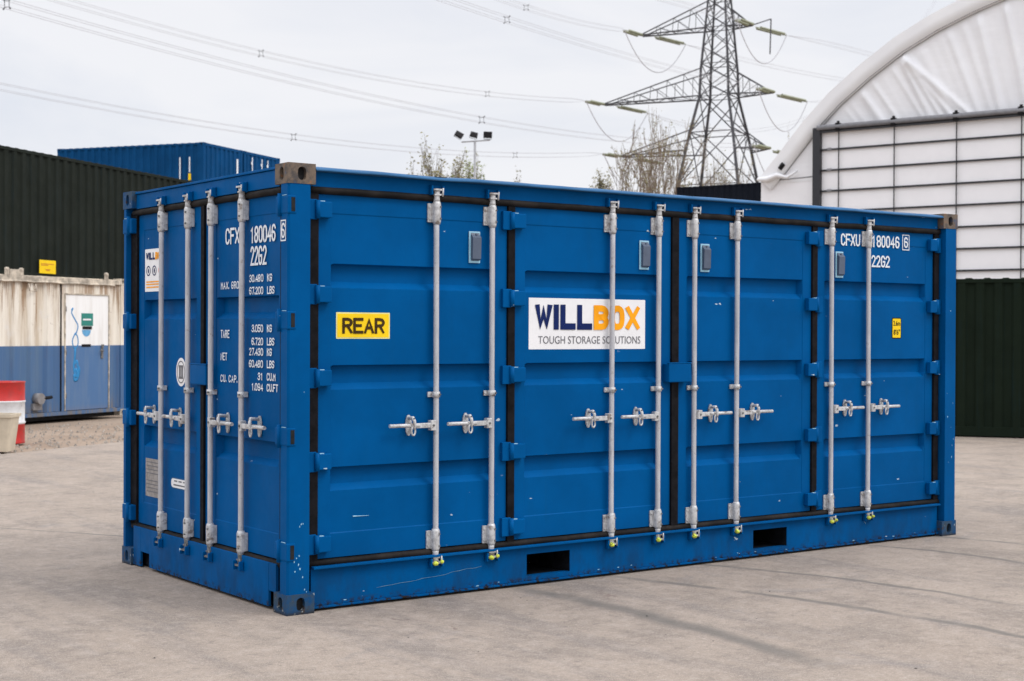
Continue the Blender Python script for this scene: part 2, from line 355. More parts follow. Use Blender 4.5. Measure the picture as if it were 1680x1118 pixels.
# loose stones on the gravel strip
mb = MB()
for i in range(1500):
    t = random.uniform(-4, 6); k = random.uniform(.05, 1) ** 1.6 * 3.6
    q = p0 + dv*t + Vector((-.511, .8595))*k; r = random.uniform(.008, .03)
    P = [Vector((q.x, q.y, -.02)) + Vector((random.uniform(-1, 1)*r, random.uniform(-1, 1)*r, 0)) for _ in range(4)]
    top = Vector((q.x, q.y, -.02+r*1.2))
    ctr = Vector((q.x, q.y, -.02)); ang = random.random()*6
    ring = [ctr + Vector((math.cos(ang+a)*r*random.uniform(.7, 1.2), math.sin(ang+a)*r*random.uniform(.7, 1.2), 0)) for a in (0, 1.3, 2.5, 3.8, 5)]
    tv = [mb.bm.verts.new(p) for p in ring]; tt = mb.bm.verts.new(top)
    for a in range(5): mb.bm.faces.new((tv[a], tv[(a+1) % 5], tt))
tag(mb.build('loose_stones', flat('stone_chips', (.27, .235, .20), .9, var=.5, scale=11)), 'small loose stones scattered along the gravel strip', 'gravel', kind='stuff')

mb = MB()
for i in range(70):
    q = Vector((-4.0523, -7.6454)) + Vector((math.sin(YAW+random.uniform(-.36, .36)), math.cos(YAW+random.uniform(-.36, .36)))).normalized()*random.uniform(3.5, 16); r = random.choice((.003, .004, .005, .007)); ang_ = random.random()*6
    if -.05 < q.x < 6.1 and -.05 < q.y < 2.5: continue
    tt = mb.bm.verts.new((q.x, q.y, r*.8)); tv = [mb.bm.verts.new((q.x+r*random.uniform(.7, 1.5)*math.cos(ang_+k*1.25), q.y+r*random.uniform(.7, 1.5)*math.sin(ang_+k*1.25), .0008)) for k in range(5)]
    for k in range(5): mb.bm.faces.new((tv[k], tv[(k+1) % 5], tt))
tag(mb.build('grit', flat('dark_grit', (.05, .043, .04), .9, var=.6, scale=5)), 'tiny dark specks of grit lying on the concrete', 'grit', kind='stuff')

# ================================================================== MAIN CONTAINER
HL, HW, HH = 6.058, 2.438, 2.591
hero = thing('shipping_container', 'large blue side opening shipping container with grey locking bars, standing in front on the concrete', 'shipping container')
SIDE = Matrix.Identity(4)
END = Matrix(((0, 1, 0, 0), (-1, 0, 0, HW), (0, 0, 1, 0), (0, 0, 0, 1)))   # local x runs along the end face, read from outside
B = M['blue']
def casting(x0, y0, z0, sx, sy, mat, parent, M4=None, l=.178, w=.162, h=.118):
    """Hollow-looking corner casting: block with recessed oval holes on the two outer faces. sx, sy = direction into the container."""
    mb = MB(); x1 = x0+sx*l; y1 = y0+sy*w
    def face(o, U, V, lu, lv, n_in, ow, oh):
        # plate with an oval hole on one outer face
        cx, cy = lu/2, lv/2; N = 16; hole = []
        for k in range(N):
            a = 2*math.pi*k/N; ca, sa = math.cos(a), math.sin(a)
            rr = ow/2; px_ = cx + ca*rr; py_ = cy + sa*rr + math.copysign(max(0, oh/2-rr), sa) if abs(sa) > 1e-6 else cy
            hole.append((px_, py_))
        outer = []
        for k in range(N):
            a = 2*math.pi*k/N; ca, sa = math.cos(a), math.sin(a); t = min((lu/2)/max(abs(ca), 1e-6), (lv/2)/max(abs(sa), 1e-6))
            outer.append((cx+ca*t, cy+sa*t))
        cs = [(0, 0), (lu, 0), (lu, lv), (0, lv)]
        P = lambda q, d=0: o + U*q[0] + V*q[1] + n_in*d
        for k in range(N):
            k2 = (k+1) % N
            mb.poly([P(outer[k]), P(outer[k2]), P(hole[k2]), P(hole[k])])
            mb.poly([P(hole[k]), P(hole[k2]), P(hole[k2], .028), P(hole[k], .028)])
            a0, a1 = outer[k], outer[k2]                       # corner fill
            if abs(a0[0]-a1[0]) > 1e-6 and abs(a0[1]-a1[1]) > 1e-6:
                cc = min(cs, key=lambda q: (q[0]-(a0[0]+a1[0])/2)**2+(q[1]-(a0[1]+a1[1])/2)**2)
                mb.poly([P(a0), P(cc), P(a1)])
        mb.poly([P(q, .028) for q in hole], mi=1)
    X, Y, Z = Vector((1, 0, 0)), Vector((0, 1, 0)), Vector((0, 0, 1)); o = Vector((x0, y0, z0))
    face(o, X*sx, Z, l, h, Y*sy, .056, .078)
    face(o, Y*sy, Z, w, h, X*sx, .050, .078)
    o2 = Vector((x1, y1, z0))
    mb.poly([o+X*sx*l, o2, o2+Z*h, o+X*sx*l+Z*h]); mb.poly([o+Y*sy*w, o2, o2+Z*h, o+Y*sy*w+Z*h])
    mb.poly([o, o+X*sx*l, o2, o+Y*sy*w]); mb.poly([o+Z*h, o+X*sx*l+Z*h, o2+Z*h, o+Y*sy*w+Z*h])
    bmesh.ops.remove_doubles(mb.bm, verts=mb.bm.verts, dist=1e-5)
    return mb.build('corner_casting', [mat, M['dark']], parent, M4, norm=True)
e = .003
for (x, sx) in ((-e, 1), (HL+e, -1)):
    for (y, sy) in ((-e, 1), (HW+e, -1)):
        casting(x, y, HH-.118, sx, sy, M['bluebare'] if (sx > 0 and sy < 0) else M['casting'], hero)
        casting(x, y, 0, sx, sy, M['bluebare'], hero)
# corner posts (an angle profile with an inner J channel, between the castings)
for cx, sx in ((0, 1), (HL, -1)):
    for cy, sy in ((0, 1), (HW, -1)):
        mb = MB(); X = lambda v: cx+sx*v; Y = lambda v: cy+sy*v; pw = .088 if cy == 0 else .050
        prof = [(0, .012), (.012, 0), (.142, 0), (.142, .105), (.205, .105), (.205, .13), (.13, .13), (.13, .16), (.085, .16), (.085, pw), (0, pw)]
        mb.prism([(X(a), Y(b), .118) for a, b in prof], (0, 0, HH-.236))
        mb.build('corner_post', B, hero)
# roof, floor, far walls
mb = MB(); rows = []
k = 0; x = .10
pts = []
while x < HL-.12:
    pts += [(x, 2.566), (x+.09, 2.566), (x+.105, 2.580), (x+.185, 2.580)]; x += .209
mb.grid([[(a, .06, b) for a, b in pts], [(a, HW-.06, b) for a, b in pts]]); mb.build('roof', B, hero)
mb = MB(); mb.box(.13, HL-.13, .10, HW-.07, .215, .24); mb.build('floor', M['wood'], hero)
def corr(L, z0, z1, per=.278, dep=.036, y=.01):
    pts = []; x = 0
    while x < L:
        for a, b in ((0, 0), (.104, 0), (.139, dep), (.243, dep)):
            if x+a*per/.278 < L: pts.append((x+a*per/.278, y+b))
        x += per
    pts.append((L, y)); return pts
pp = corr(HL-.3, 0, 0); mb = MB()
mb.grid([[(HL-.15-a, HW-b, .16) for a, b in pp], [(HL-.15-a, HW-b, 2.50) for a, b in pp]]); mb.build('side_wall', B, hero)
pp = corr(HW-.3, 0, 0); mb = MB()
mb.grid([[(HL-b, .15+a, .16) for a, b in pp], [(HL-b, .15+a, 2.50) for a, b in pp]]); mb.build('end_wall', B, hero)
# side top rail: header face + projecting lip with slight dents
mb = MB(); mb.box(.178, HL-.178, .055, .12, 2.462, 2.552)
mb.build('top_rail', B, hero); mb = MB(); N = 60; rows = []
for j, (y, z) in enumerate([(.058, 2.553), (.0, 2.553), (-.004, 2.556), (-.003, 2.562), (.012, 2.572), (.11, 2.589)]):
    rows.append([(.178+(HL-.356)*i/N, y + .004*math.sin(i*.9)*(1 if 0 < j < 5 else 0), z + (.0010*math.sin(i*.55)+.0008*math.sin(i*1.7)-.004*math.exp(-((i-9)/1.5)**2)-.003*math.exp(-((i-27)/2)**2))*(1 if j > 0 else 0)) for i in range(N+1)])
mb.grid(rows, smooth=False); mb.build('rail_lip', M['sheenblue'], hero)
mb = MB(); mb.box(.178, HL-.178, HW-.09, HW-.006, 2.48, 2.572, .004); mb.build('top_rail', B, hero)
mb = MB(); mb.box(HL-.10, HL-.008, .162, HW-.162, 2.49, 2.576, .004); mb.build('top_rail', B, hero)
# side bottom rail with two forklift pockets
def rail_with_pockets():
    mb = MB(); y0 = .046; xs = [.178, 1.745, 2.10, 3.795, 4.145, HL-.178]; zb, zt = .030, .246
    for i in range(5):
        if i % 2 == 0: mb.box(xs[i], xs[i+1], y0, y0+.005, zb, zt)
        else:
            mb.box(xs[i], xs[i+1], y0, y0+.05, .200, zt); mb.box(xs[i], xs[i+1], y0, y0+.05, zb, .060)
            mb.box(xs[i]+.02, xs[i]+.14, y0-.001, y0+.0005, zb+.002, zb+.012, 0)
            pk = MB()
            for xx in (xs[i]-.007, xs[i+1]+.001): pk.box(xx, xx+.006, y0+.006, y0+2.3, .06, .2)
            pk.box(xs[i], xs[i+1], y0+.052, y0+2.3, .2, .206); pk.box(xs[i], xs[i+1], y0+.052, y0+2.3, .05, .056)
            pk.build('forklift_pocket', M['pocket'], hero)
    mb.box(.178, HL-.178, .008, .09, .2475, .262, .003)          # ledge above
    mb.box(.178, HL-.178, .030, .10, .016, .0285, .003)          # foot flange
    return mb.build('bottom_rail', B, hero)
rail_with_pockets()
mb = MB(); mb.box(.178, HL-.178, HW-.08, HW-.01, .03, .16, .004); mb.build('bottom_rail', B, hero)
mb = MB(); mb.box(HL-.08, HL-.01, .162, HW-.162, .03, .16, .004); mb.build('bottom_rail', B, hero)
# end header and sill (end frame coordinates s = HW - y)
s_ = lambda y: HW-y
mb = MB(); mb.box(.162, HW-.162, .028, .10, 2.466, 2.566, .004); mb.box(.162, HW-.162, .018, .11, 2.568, 2.583, .003); mb.build('door_header', B, hero, END)
mb = MB(); mb.box(.162, s_(2.15), .012, .030, .008, .275, .004); mb.box(s_(2.148), s_(2.0), .012, .030, .112, .275, 0)
mb.box(s_(1.998), s_(.25), .010, .028, .018, .275, .003); mb.box(s_(.248), HW-.162, .012, .030, .112, .275, 0)
mb.build('door_sill', B, hero, END)
mb = MB(); mb.box(.166, HW-.166, .060, .070, .012, .26); mb.build('sill_backing', M['pocket'], hero, END)  # near-black sheet behind the sill, painted shade for the notches
# near-black boxes stand in for the shade seen through the notches, under the floor
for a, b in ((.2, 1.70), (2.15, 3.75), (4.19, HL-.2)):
    mb = MB(); mb.box(a, b, .10, HW-.12, .05, .205); mb.build('dark_floor_lining', M['dark'], hero)

def door(M4, x0, x1, z0, z1, dep, rx0, rx1, ribs, name):
    """Pressed steel door leaf: flush frame with recessed horizontal ribs between rx0 and rx1."""
    mb = MB(); step = .0035; dr = .034
    zs = [(z0, 0), (.440, 0), (.446, step)]
    for (a, b) in ribs:                                            # a = top, b = bottom incl. sloped foot
        zs += [(b-.006, step), (b+.032, step+.042), (a-.009, step+.045), (a-.001, step)]
    zs += [(2.314, step), (2.320, 0), (z1, 0)]
    zs.sort(); zz = sorted(set(zs), key=lambda q: q[0])
    xs = [x0, rx0, rx0+.004, rx0+.022, rx1-.022, rx1-.004, rx1, x1]; rows = []
    for z, d in zz:
        row = []
        for i, x in enumerate(xs):
            dd = 0 if i in (0, 1, 6, 7) else (min(d, step) if i in (2, 5) else d)
            row.append((x, dep+dd, z))
        rows.append(row)
    mb.grid(rows)
    b = .006                                                       # turned edges
    mb.box(x0, x1, dep+.003, dep+.045, z0-.001, z0+.002); mb.box(x0, x1, dep+.003, dep+.045, z1-.002, z1+.001)
    mb.box(x0-.001, x0+.002, dep+.002, dep+.045, z0, z1); mb.box(x1-.002, x1+.001, dep+.002, dep+.045, z0, z1)
    return mb.build(name, B, hero, M4, norm=True)
DS, DE = .065, .05; FD_ = DS+.0035
RIB3 = [(2.026, 1.888), (1.430, 1.290), (.832, .697)]; RIB2 = [(1.838, 1.708), (.978, .837)]
sd_defs = [(.225, 1.590, .312, 1.500), (1.648, 2.995, 1.735, 2.910), (3.063, 4.410, 3.148, 4.323), (4.468, 5.833, 4.558, 5.746)]
side_doors = [door(SIDE, a, b, .300, 2.428, DS, c_, d_, RIB3, 'side_door') for a, b, c_, d_ in sd_defs]
ed_defs = [(s_(2.275), s_(1.245), s_(2.19), s_(1.335)), (s_(1.193), s_(.163), s_(1.052), s_(.205))]
end_doors = [door(END, a, b, .296, 2.424, DE, c_, d_, RIB2, 'end_door') for a, b, c_, d_ in ed_defs]
# rubber seals round the doors
def seal(M4, xs_h, z0, z1, dep, gaps, dusty):
    mb = MB(); Lx0, Lx1 = xs_h
    for z, r in ((z1+.019, .022), (z0-.026, .022)):
        mb = MB()
        n_ = 40; pts = [(Lx0+(Lx1-Lx0)*i/n_, dep+.012+random.uniform(-.002, .002), z+random.uniform(-.0015, .0015)) for i in range(n_+1)]
        mb.tube(pts, r, 8); mb.build('door_seal', dusty, hero, M4)
    for a, b in gaps:
        mb = MB(); mb.box(a, b, dep+.004, dep+.04, z0-.02, z1+.02); mb.build('door_seal', M['seal'], hero, M4)
seal(SIDE, (.16, 5.90), .300, 2.428, DS-.02, [(.165, .2235), (1.5925, 1.6455), (2.998, 3.060), (4.4125, 4.4655), (5.8355, 5.893)], M['sealdust'])
seal(END, (.10, HW-.10), .296, 2.424, DE-.02, [(.056, s_(2.277)), (s_(1.2425), s_(1.1955)), (s_(.1605), HW-.11)], M['sealdust'])  # leftmost strip widened over the post channel, its black standing in for shade
# backing so nothing shows through the joints
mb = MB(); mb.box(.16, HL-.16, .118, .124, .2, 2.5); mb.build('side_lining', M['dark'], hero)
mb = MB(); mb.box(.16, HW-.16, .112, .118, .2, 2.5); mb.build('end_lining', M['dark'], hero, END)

# hinges
HZ = [2.335, 1.842, 1.355, .868, .388]
chipm = paint('hinge_blue_paint', BLUE, chip=(.45, .58, .64), chipthr=.70, lowdirt=False)
def hinge(M4, xp, xd, z, dep, parent, twin=False):
    """xp: post-side end, xd: door-side end; knuckle near the post."""
    mb = MB(); h = .047; kx = xp+(xd-xp)*.40
    mb.box(kx, xd, dep, dep+.04, z-h, z+h, .006)
    mb.box(min(xp, kx), max(xp, kx), dep+.018, dep+.05, z-h-.012, z+h+.012, .004)
    mb.tube([(kx, dep+.012, z-h-.006), (kx, dep+.012, z+h+.006)], .016, 10)
    sgn = 1 if xd > xp else -1
    mb.box(kx+sgn*.004, kx+sgn*.042, dep+.003, dep+.02, z+h-.0005, z+h+.0035, 0, 1)      # pale strip along the top edge
    return mb.build('hinge', [chipm, M['ventrim']], parent, M4)
for z in HZ:
    hinge(SIDE, .150, .300, z, .022, side_doors[0])
    hinge(SIDE, 5.908, 5.758, z, .022, side_doors[3])
    hinge(SIDE, 1.545, 1.715, z, .022, side_doors[1])
    hinge(SIDE, 4.513, 4.343, z, .022, side_doors[2])
for z in (2.352, 1.690, 1.022, .362):
    for par, y, sg in ((end_doors[0], 2.438, -1), (end_doors[1], 0, 1)):
        mb = MB(); Yv = lambda v: s_(y+sg*v)
        mb.box(Yv(-.004), Yv(.150), -.004, .05, z-.052, z+.052, .008)
        mb.tube([(Yv(.098), -.002, z-.066), (Yv(.098), -.002, z+.066)], .015, 10)
        mb.box(Yv(.02), Yv(.07), -.003, .004, z+.0525, z+.0560, 0, 1)
        mb.build('hinge', [chipm, M['ventrim']], par, END)
    mb = MB(); mb.box(.006, .050, -.0055, .02, z-.050, z+.050, .004); mb.box(.016, .040, -.0075, -.006, z-.040, z+.040, 0, 1)
    mb.build('hinge', [chipm, M['dark']], end_doors[1])

# locking bars
def lock_bar(M4, s, dirn, dep, face, plug, ztop=2.495, zbot=.215, lab=None):
    G, F_, D = M['galv'], M['fit'], -1
    lean = random.uniform(-.003, .003)
    mb = MB(); pts = [(s+lean*math.sin(z*2), dep, z) for z in [zbot+.05, .30, .7, 1.2, 1.7, 2.2, ztop-.04]]
    mb.tube(pts, .0172, 16); bar = mb.build('locking_bar', G, hero, M4)
    if lab: bar['label'] = lab
    for zc, hh in ((2.355, .058), (.352, .056)):                   # long guide brackets with bolts
        mb = MB(); mb.tube([(s, dep, zc-hh-.012), (s, dep, zc-hh+.004), (s, dep, zc+hh-.004), (s, dep, zc+hh+.012)], [.021, .0262, .0262, .021], 14)
        mb.box(s-.052, s+.026, face-.012, face-.001, zc-hh, zc+hh, .003)
        mb.box(s-.027, s+.027, dep+.002, face-.004, zc-hh, zc+hh, .002)
        for dz in (-.036, .036):
            mb.tube([(s-.040, face-.018, zc+dz), (s-.040, face-.011, zc+dz)], .007, 8)
            mb.tube([(s+.012, dep-.030, zc+dz), (s+.012, dep-.018, zc+dz)], .0055, 8, mi=1)
        mb.build('bar_guide', [F_, M['camsteel']], bar, M4)
    zc = 1.243; mb = MB(); mb.tube([(s, dep, zc-.017), (s, dep, zc+.017)], .0245, 14)
    mb.box(s-.046, s+.022, face-.014, face-.001, zc-.016, zc+.016, .003); mb.box(s-.024, s+.024, dep, face-.004, zc-.014, zc+.014, .002)
    mb.tube([(s+.013, dep-.030, zc), (s+.013, dep-.016, zc)], .0055, 8, mi=1); mb.tube([(s-.036, face-.018, zc), (s-.036, face-.011, zc)], .006, 8)
    mb.build('bar_guide', [F_, M['camsteel']], bar, M4)
    for top in (1, 0):                                             # claw ends and their keepers
        sg = 1 if top else -1; z0 = 2.425 if top else .285; z1 = ztop if top else zbot
        mb = MB(); mb.tube([(s, dep, z0), (s, dep, z0+sg*.012), (s, dep, z1-sg*.03), (s, dep, z1)], [.0215, .0195, .0195, .0225], 12)
        mb.prism([(s-.034, dep-.022, z1-sg*.004), (s-.022, dep-.030, z1-sg*.004), (s+.020, dep-.028, z1-sg*.004), (s+.036, dep-.012, z1-sg*.004), (s+.028, dep+.018, z1-sg*.004), (s-.026, dep+.018, z1-sg*.004)], (0, 0, sg*.010))
        mb.prism([(s-.026, dep-.018, z1-sg*.034), (s+.018, dep-.026, z1-sg*.034), (s+.030, dep-.008, z1-sg*.034), (s+.02, dep+.016, z1-sg*.034), (s-.022, dep+.016, z1-sg*.034)], (0, 0, sg*.009))
        mb.tube([(s+.030, dep-.022, z1-sg*.04), (s+.034, dep-.020, z1+sg*.012)], .006, 6)
        mb.build('cam_end', [M['camsteel'] if (M4 is END and not top) else F_], bar, M4)
        mb = MB(); kf = (.055 if top else .046) if M4 is SIDE else (.028 if top else .012)
        mb.box(s-.045, s-.031, kf-.034, kf-.0005, z1-.030, z1+.026, .004); mb.box(s+.037, s+.051, kf-.034, kf-.0005, z1-.030, z1+.026, .004)
        mb.box(s-.045, s+.051, kf-.010, kf-.0005, z1-.034, z1+.030, .003)
        mb.build('cam_keeper', chipm, bar, M4)
        if not top and plug:
            mb = MB(); bmesh.ops.create_icosphere(mb.bm, subdivisions=2, radius=.018, matrix=Matrix.Translation((s-.020, dep-.034, z1-.004)) @ Matrix.Scale(.8, 4, (0, 0, 1)))
            bmesh.ops.create_icosphere(mb.bm, subdivisions=2, radius=.012, matrix=Matrix.Translation((s+.026*plug, dep-.036, z1+.004)))
            for f in mb.bm.faces: f.smooth = True
            mb.build('seal_plug', M['yplug'], bar, M4)
    # handle: hub, flat-to-round bar, catch plate
    zc = 1.056; d = dirn; yb = dep-.034; mb = MB()
    mb.box(s+d*.016, s+d*.054, dep-.030, dep+.008, zc-.031, zc+.031, .004)
    mb.tube([(s+d*.035, dep-.036, zc), (s+d*.035, dep-.029, zc)], .007, 8, mi=1)
    mb.box(s+d*.050, s+d*.155, dep-.026, dep-.012, zc-.014, zc+.016, .003)
    mb.tube([(s+d*.135, dep-.019, zc+.002), (s+d*.18, dep-.020, zc+.003), (s+d*.24, dep-.020, zc+.004), (s+d*.345, dep-.020, zc+.004)], [.0135, .012, .0115, .0115], 10)
    mb.build('handle', [F_, M['camsteel']], bar, M4)
    cx = s+d*.183; mb = MB()
    oval = [(.021*math.cos(a_), .064*math.sin(a_)) for a_ in [2*math.pi*k/18 for k in range(18)]]
    mb.prism([(cx+a_, face-.001, zc+.003+b_) for a_, b_ in oval], (0, -.010, 0))
    mb.tube([(cx+.013*math.cos(a_), dep-.030, zc-.030+.026*math.sin(a_)) for a_ in [2*math.pi*k/14 for k in range(14)]], .0062, 6, closed=True)
    mb.tube([(cx, face-.012, zc+.046), (cx-.002, dep-.030, zc+.050), (cx+.003, dep-.036, zc+.030), (cx+.007, dep-.037, zc-.004), (cx+.006, dep-.034, zc-.020)], [.010, .011, .011, .010, .008], 8)
    mb.tube([(cx-.001, dep-.043, zc+.046), (cx-.001, dep-.036, zc+.046)], .0055, 8, mi=1)
    mb.tube([(cx-.014, face-.012, zc+.008), (cx-.012, dep-.036, zc+.012)], .006, 6); mb.tube([(cx+.014, face-.012, zc-.006), (cx+.014, dep-.034, zc-.004)], .006, 6)
    mb.build('handle_catch', [F_, M['camsteel']], bar, M4)
    return bar
plugs = [1, 1, -1, -1, -1, -1, 1, 1]
for i, s in enumerate((1.035, 1.455, 2.443, 2.859, 3.194, 3.609, 4.604, 5.024)):
    lock_bar(SIDE, s, -1 if i < 4 else 1, .034, DS, plugs[i])
for y, d in ((1.815, -1), (1.392, -1), (1.048, 1), (.618, 1)):
    lock_bar(END, s_(y), d, .014, DE, 0)
mb = MB(); mb.tube([(.62+.055*i, .0448, .098+.0035*i+random.uniform(-.003, .003)+(.008 if i > 9 else 0)) for i in range(15)], [.0004+.0009*abs(math.sin(i*1.3)) for i in range(15)], 5); mb.build('scratch_mark', M['scratch'], hero)
mb = MB(); mb.tube([(4.98+.01*i, .0448, .215-.022*i+.002*i*i) for i in range(5)], .0012, 5); mb.build('scratch_mark', M['ventrim'], hero)
mb = MB(); mb.tube([(.47, FD_ - .001, .532), (.50, FD_-.0015, .531), (.58, FD_-.001, .529)], [.004, .0025, .001], 5); mb.build('scratch_mark', M['ventrim'], hero)
mb = MB()
for (fx, z0, z1, cnt, xr) in ((-.0006, .125, .34, 9, (.04, .14)), (-.0006, .5, 1.6, 4, (.05, .13)), (-.0006, .13, 2.3, 9, (5.93, 6.05)), (.0453, .034, .052, 14, (.2, 5.8))):
    for _ in range(cnt):
        cx_ = random.uniform(*xr); cz_ = z0+(z1-z0)*random.random()**1.5; r_ = random.uniform(.002, .0065); a_ = [random.uniform(.5, 1.3) for _ in range(7)]
        mb.poly([(cx_+r_*a_[k]*math.cos(k*.9)*(2.4 if fx > 0 else .8), fx, cz_+r_*a_[k]*math.sin(k*.9)*(.6 if fx > 0 else 1.3)) for k in range(7)])
o_ = mb.build('paint_chips', M['ventrim'], hero); o_['kind'] = 'stuff'
# lock boxes over the door joints
def lock_box(M4, s0, s1, z0, z1, y0, y1, par):
    mb = MB(); mb.box(s0, s1, y0, y1, z0, z1, .008); mb.box(s0-.003, s1+.003, y0-.002, y0+.02, z1-.0005, z1+.008, .003)
    return mb.build('lock_box', B, hero, M4)
lock_box(SIDE, 2.925, 3.13, 1.286, 1.414, -.004, .07, None)
lock_box(END, s_(1.335), s_(1.098), 1.284, 1.411, .002, .055, None)
# vents
def vent(s0, z0, par):
    mb = MB(); s1, z1 = s0+.086, z0+.198
    mb.box(s0, s1, DS-.006, DS-.0005, z0, z1, .003)
    mb.build('vent_rim', M['ventrim'], hero)
    mb = MB(); pts = [(z0+.014, 0), (z0+.026, .020), (z1-.040, .024), (z1-.022, .006), (z1-.010, 0)]
    mb.prism([(s0+.014, DS-.0065-d, z) for z, d in pts], (.064, 0, 0))
    mb.tube([(s0+.05, DS-.020, z1-.020), (s0+.05, DS-.008, z1-.020)], .006, 8)
    mb.build('vent_cover', M['vent'], hero)
for s0, z0, k in ((1.294, 2.058, 0), (2.705, 2.056, 1), (3.274, 2.055, 2), (4.676, 2.050, 3)): vent(s0, z0, side_doors[k])

# stickers and lettering -------------------------------------------------------
def sticker(name, M4, s0, s1, z0, z1, face, mat, label=None, rad=0.006, edge=None):
    def rr(a, b, c_, d_, r, y):
        P = []
        for cx, cz, a0 in ((b-r, d_-r, 0), (a+r, d_-r, 90), (a+r, c_+r, 180), (b-r, c_+r, 270)):
            P += [(cx+r*math.cos(R(a0+t)), y, cz+r*math.sin(R(a0+t))) for t in (0, 30, 60, 90)]
        return P
    mb = MB(); mb.prism(rr(s0, s1, z0, z1, rad, face-.0012), (0, .001, 0))
    if edge:
        mb.prism(rr(s0+.008, s1-.008, z0+.008, z1-.008, max(.002, rad-.005), face-.0024), (0, .001, 0), mi=1)
        o = mb.build(name, [edge, mat], hero, M4)
    else: o = mb.build(name, mat, hero, M4)
    if label: o['label'] = label
    return o
FD = DS+.0035; FE = DE+.0035
st = sticker('rear_sign', SIDE, .352, .722, 1.584, 1.740, FD, M['yellow'], 'yellow sign reading REAR', .004, M['palerim'])
stroke_text('sign_lettering', 'REAR', .392, .684, 1.614, 1.708, FD-.005, .0175, M['brownprint'], st, SIDE, gap=1.7)
st = sticker('company_sign', SIDE, 1.770, 2.765, 1.516, 1.849, FD, M['white'], 'white company sign with navy and orange lettering', .003)
stroke_text('sign_lettering', 'WILLBOX', 1.818, 2.718, 1.644, 1.808, FD-.0045, .042, [M['navy'], M['orange']], st, SIDE, gap=2.6, colours=[0, 0, 0, 0, 1, 1, 1])
text_obj('sign_lettering', 'TOUGH STORAGE SOLUTIONS', 1.846, 2.722, 1.552, 1.602, FD-.0035, M['greyprint'], st, SIDE)
st = sticker('height_label', SIDE, 5.340, 5.452, 1.587, 1.752, FD, M['yellow'], 'small yellow height label reading 2.6m and 8 foot 6', .012, M['black'])
text_obj('label_text', '2.6m', 5.355, 5.437, 1.688, 1.728, FD-.0046, M['black'], st, SIDE, .01)
text_obj('label_text', "8'6\"", 5.358, 5.434, 1.618, 1.660, FD-.0046, M['black'], st, SIDE, .01)
T = M['lettering']
stroke_text('container_number', 'CFXU', 4.735, 4.955, 2.296, 2.388, FD-.006, .0135, T, side_doors[3], SIDE)
stroke_text('container_number', '180046', 5.090, 5.418, 2.297, 2.390, FD-.006, .0135, T, side_doors[3], SIDE)
stroke_text('container_number', '6', 5.474, 5.522, 2.304, 2.390, FD-.006, .0125, T, side_doors[3], SIDE)
stroke_text('container_number', '22G2', 5.086, 5.304, 2.142, 2.234, FD-.006, .0135, T, side_doors[3], SIDE)
def frame_mark(s0, s1, z0, z1, face, w, par, M4):
    mb = MB(); y = face
    for a, b, c_, d_ in ((s0, s1, z1-w, z1), (s0, s1, z0, z0+w), (s0, s0+w, z0+w, z1-w), (s1-w, s1, z0+w, z1-w)):
        mb.poly([(a, y, c_), (b, y, c_), (b, y, d_), (a, y, d_)])
    return mb.build('number_frame', T, par, M4)
frame_mark(5.455, 5.540, 2.285, 2.408, FD-.006, .007, side_doors[3], SIDE)
ED = end_doors[1]
def etext(s, y0, y1, z0, z1, w=.0075, nm='stencil_text', gap=1.9): stroke_text(nm, s, s_(y0), s_(y1), z0, z1, FE-.006, w, T, ED, END, gap)
etext('CFXU', .912, .655, 2.161, 2.262, .015, 'container_number'); etext('180046', .572, .243, 2.154, 2.256, .015, 'container_number')
stroke_text('container_number', '6', s_(.078), s_(.034), 2.160, 2.248, -.003, .012, T, ED, END); etext('22G2', .572, .358, 2.020, 2.136, .015, 'container_number')
frame_mark(s_(.088), s_(.024), 2.143, 2.265, -.003, .0075, ED, END)
def kv(lab, rows):
    if lab: etext(lab[0], .976, lab[1], lab[2], lab[3], .007, gap=2.2)
    for num, unit, z in rows:
        nn = len(num); w = .034*nn - (.020 if '.' in num else 0)
        etext(num, .400+w, .400, z, z+.046, .0075); etext(unit, .352, .352-.032*len(unit)+(.018 if '.' in unit else 0), z, z+.046, .0075)
kv(('MAX. GROSS', .650, 1.885, 1.932), [('30.480', 'KG', 1.920), ('67.200', 'LBS', 1.846)])
kv(('TARE', .853, 1.583, 1.633), [('3.050', 'KG', 1.620), ('6.720', 'LBS', 1.542)])
kv(('NET', .885, 1.444, 1.492), [('27.430', 'KG', 1.480), ('60.480', 'LBS', 1.408)])
kv(('CU. CAP.', .742, 1.309, 1.355), [('31', 'CU.M', 1.334), ('1.094', 'CU.FT', 1.270)])
st = sticker('info_sticker', END, s_(2.180), s_(1.865), 1.893, 2.184, FE, M['white'], 'white sticker with small logo and three round icons', .003)
stroke_text('sticker_logo', 'WILLBOX', s_(2.160), s_(1.868), 2.110, 2.160, FE-.0035, .013, [M['navy'], M['orange']], st, END, gap=2.4, colours=[0, 0, 0, 0, 1, 1, 1])
for yy, mm_ in ((2.12, 'navy'), (2.02, 'navy'), (1.915, 'redprint')):
    mb = MB(); N = 18; c0 = s_(yy); cz = 2.035
    for k in range(N):
        a, b = 2*math.pi*k/N, 2*math.pi*(k+1)/N
        mb.poly([(c0+r*math.cos(t), FE-.003, cz+r*math.sin(t)) for r, t in ((.035, a), (.035, b), (.027, b), (.027, a))])
    mb.poly([(c0+.010*math.cos(2*math.pi*k/6), FE-.003, cz+.018*math.sin(2*math.pi*k/6)) for k in range(6)])
    mb.build('round_icon', M[mm_], st, END, norm=False)
mb = MB()
for z in (1.955, 1.938, 1.918): mb.poly([(s_(2.155), FE-.003, z), (s_(1.88), FE-.003, z), (s_(1.88), FE-.003, z+.009), (s_(2.155), FE-.003, z+.009)])
mb.build('text_line', M['orange'], st, END, norm=False)
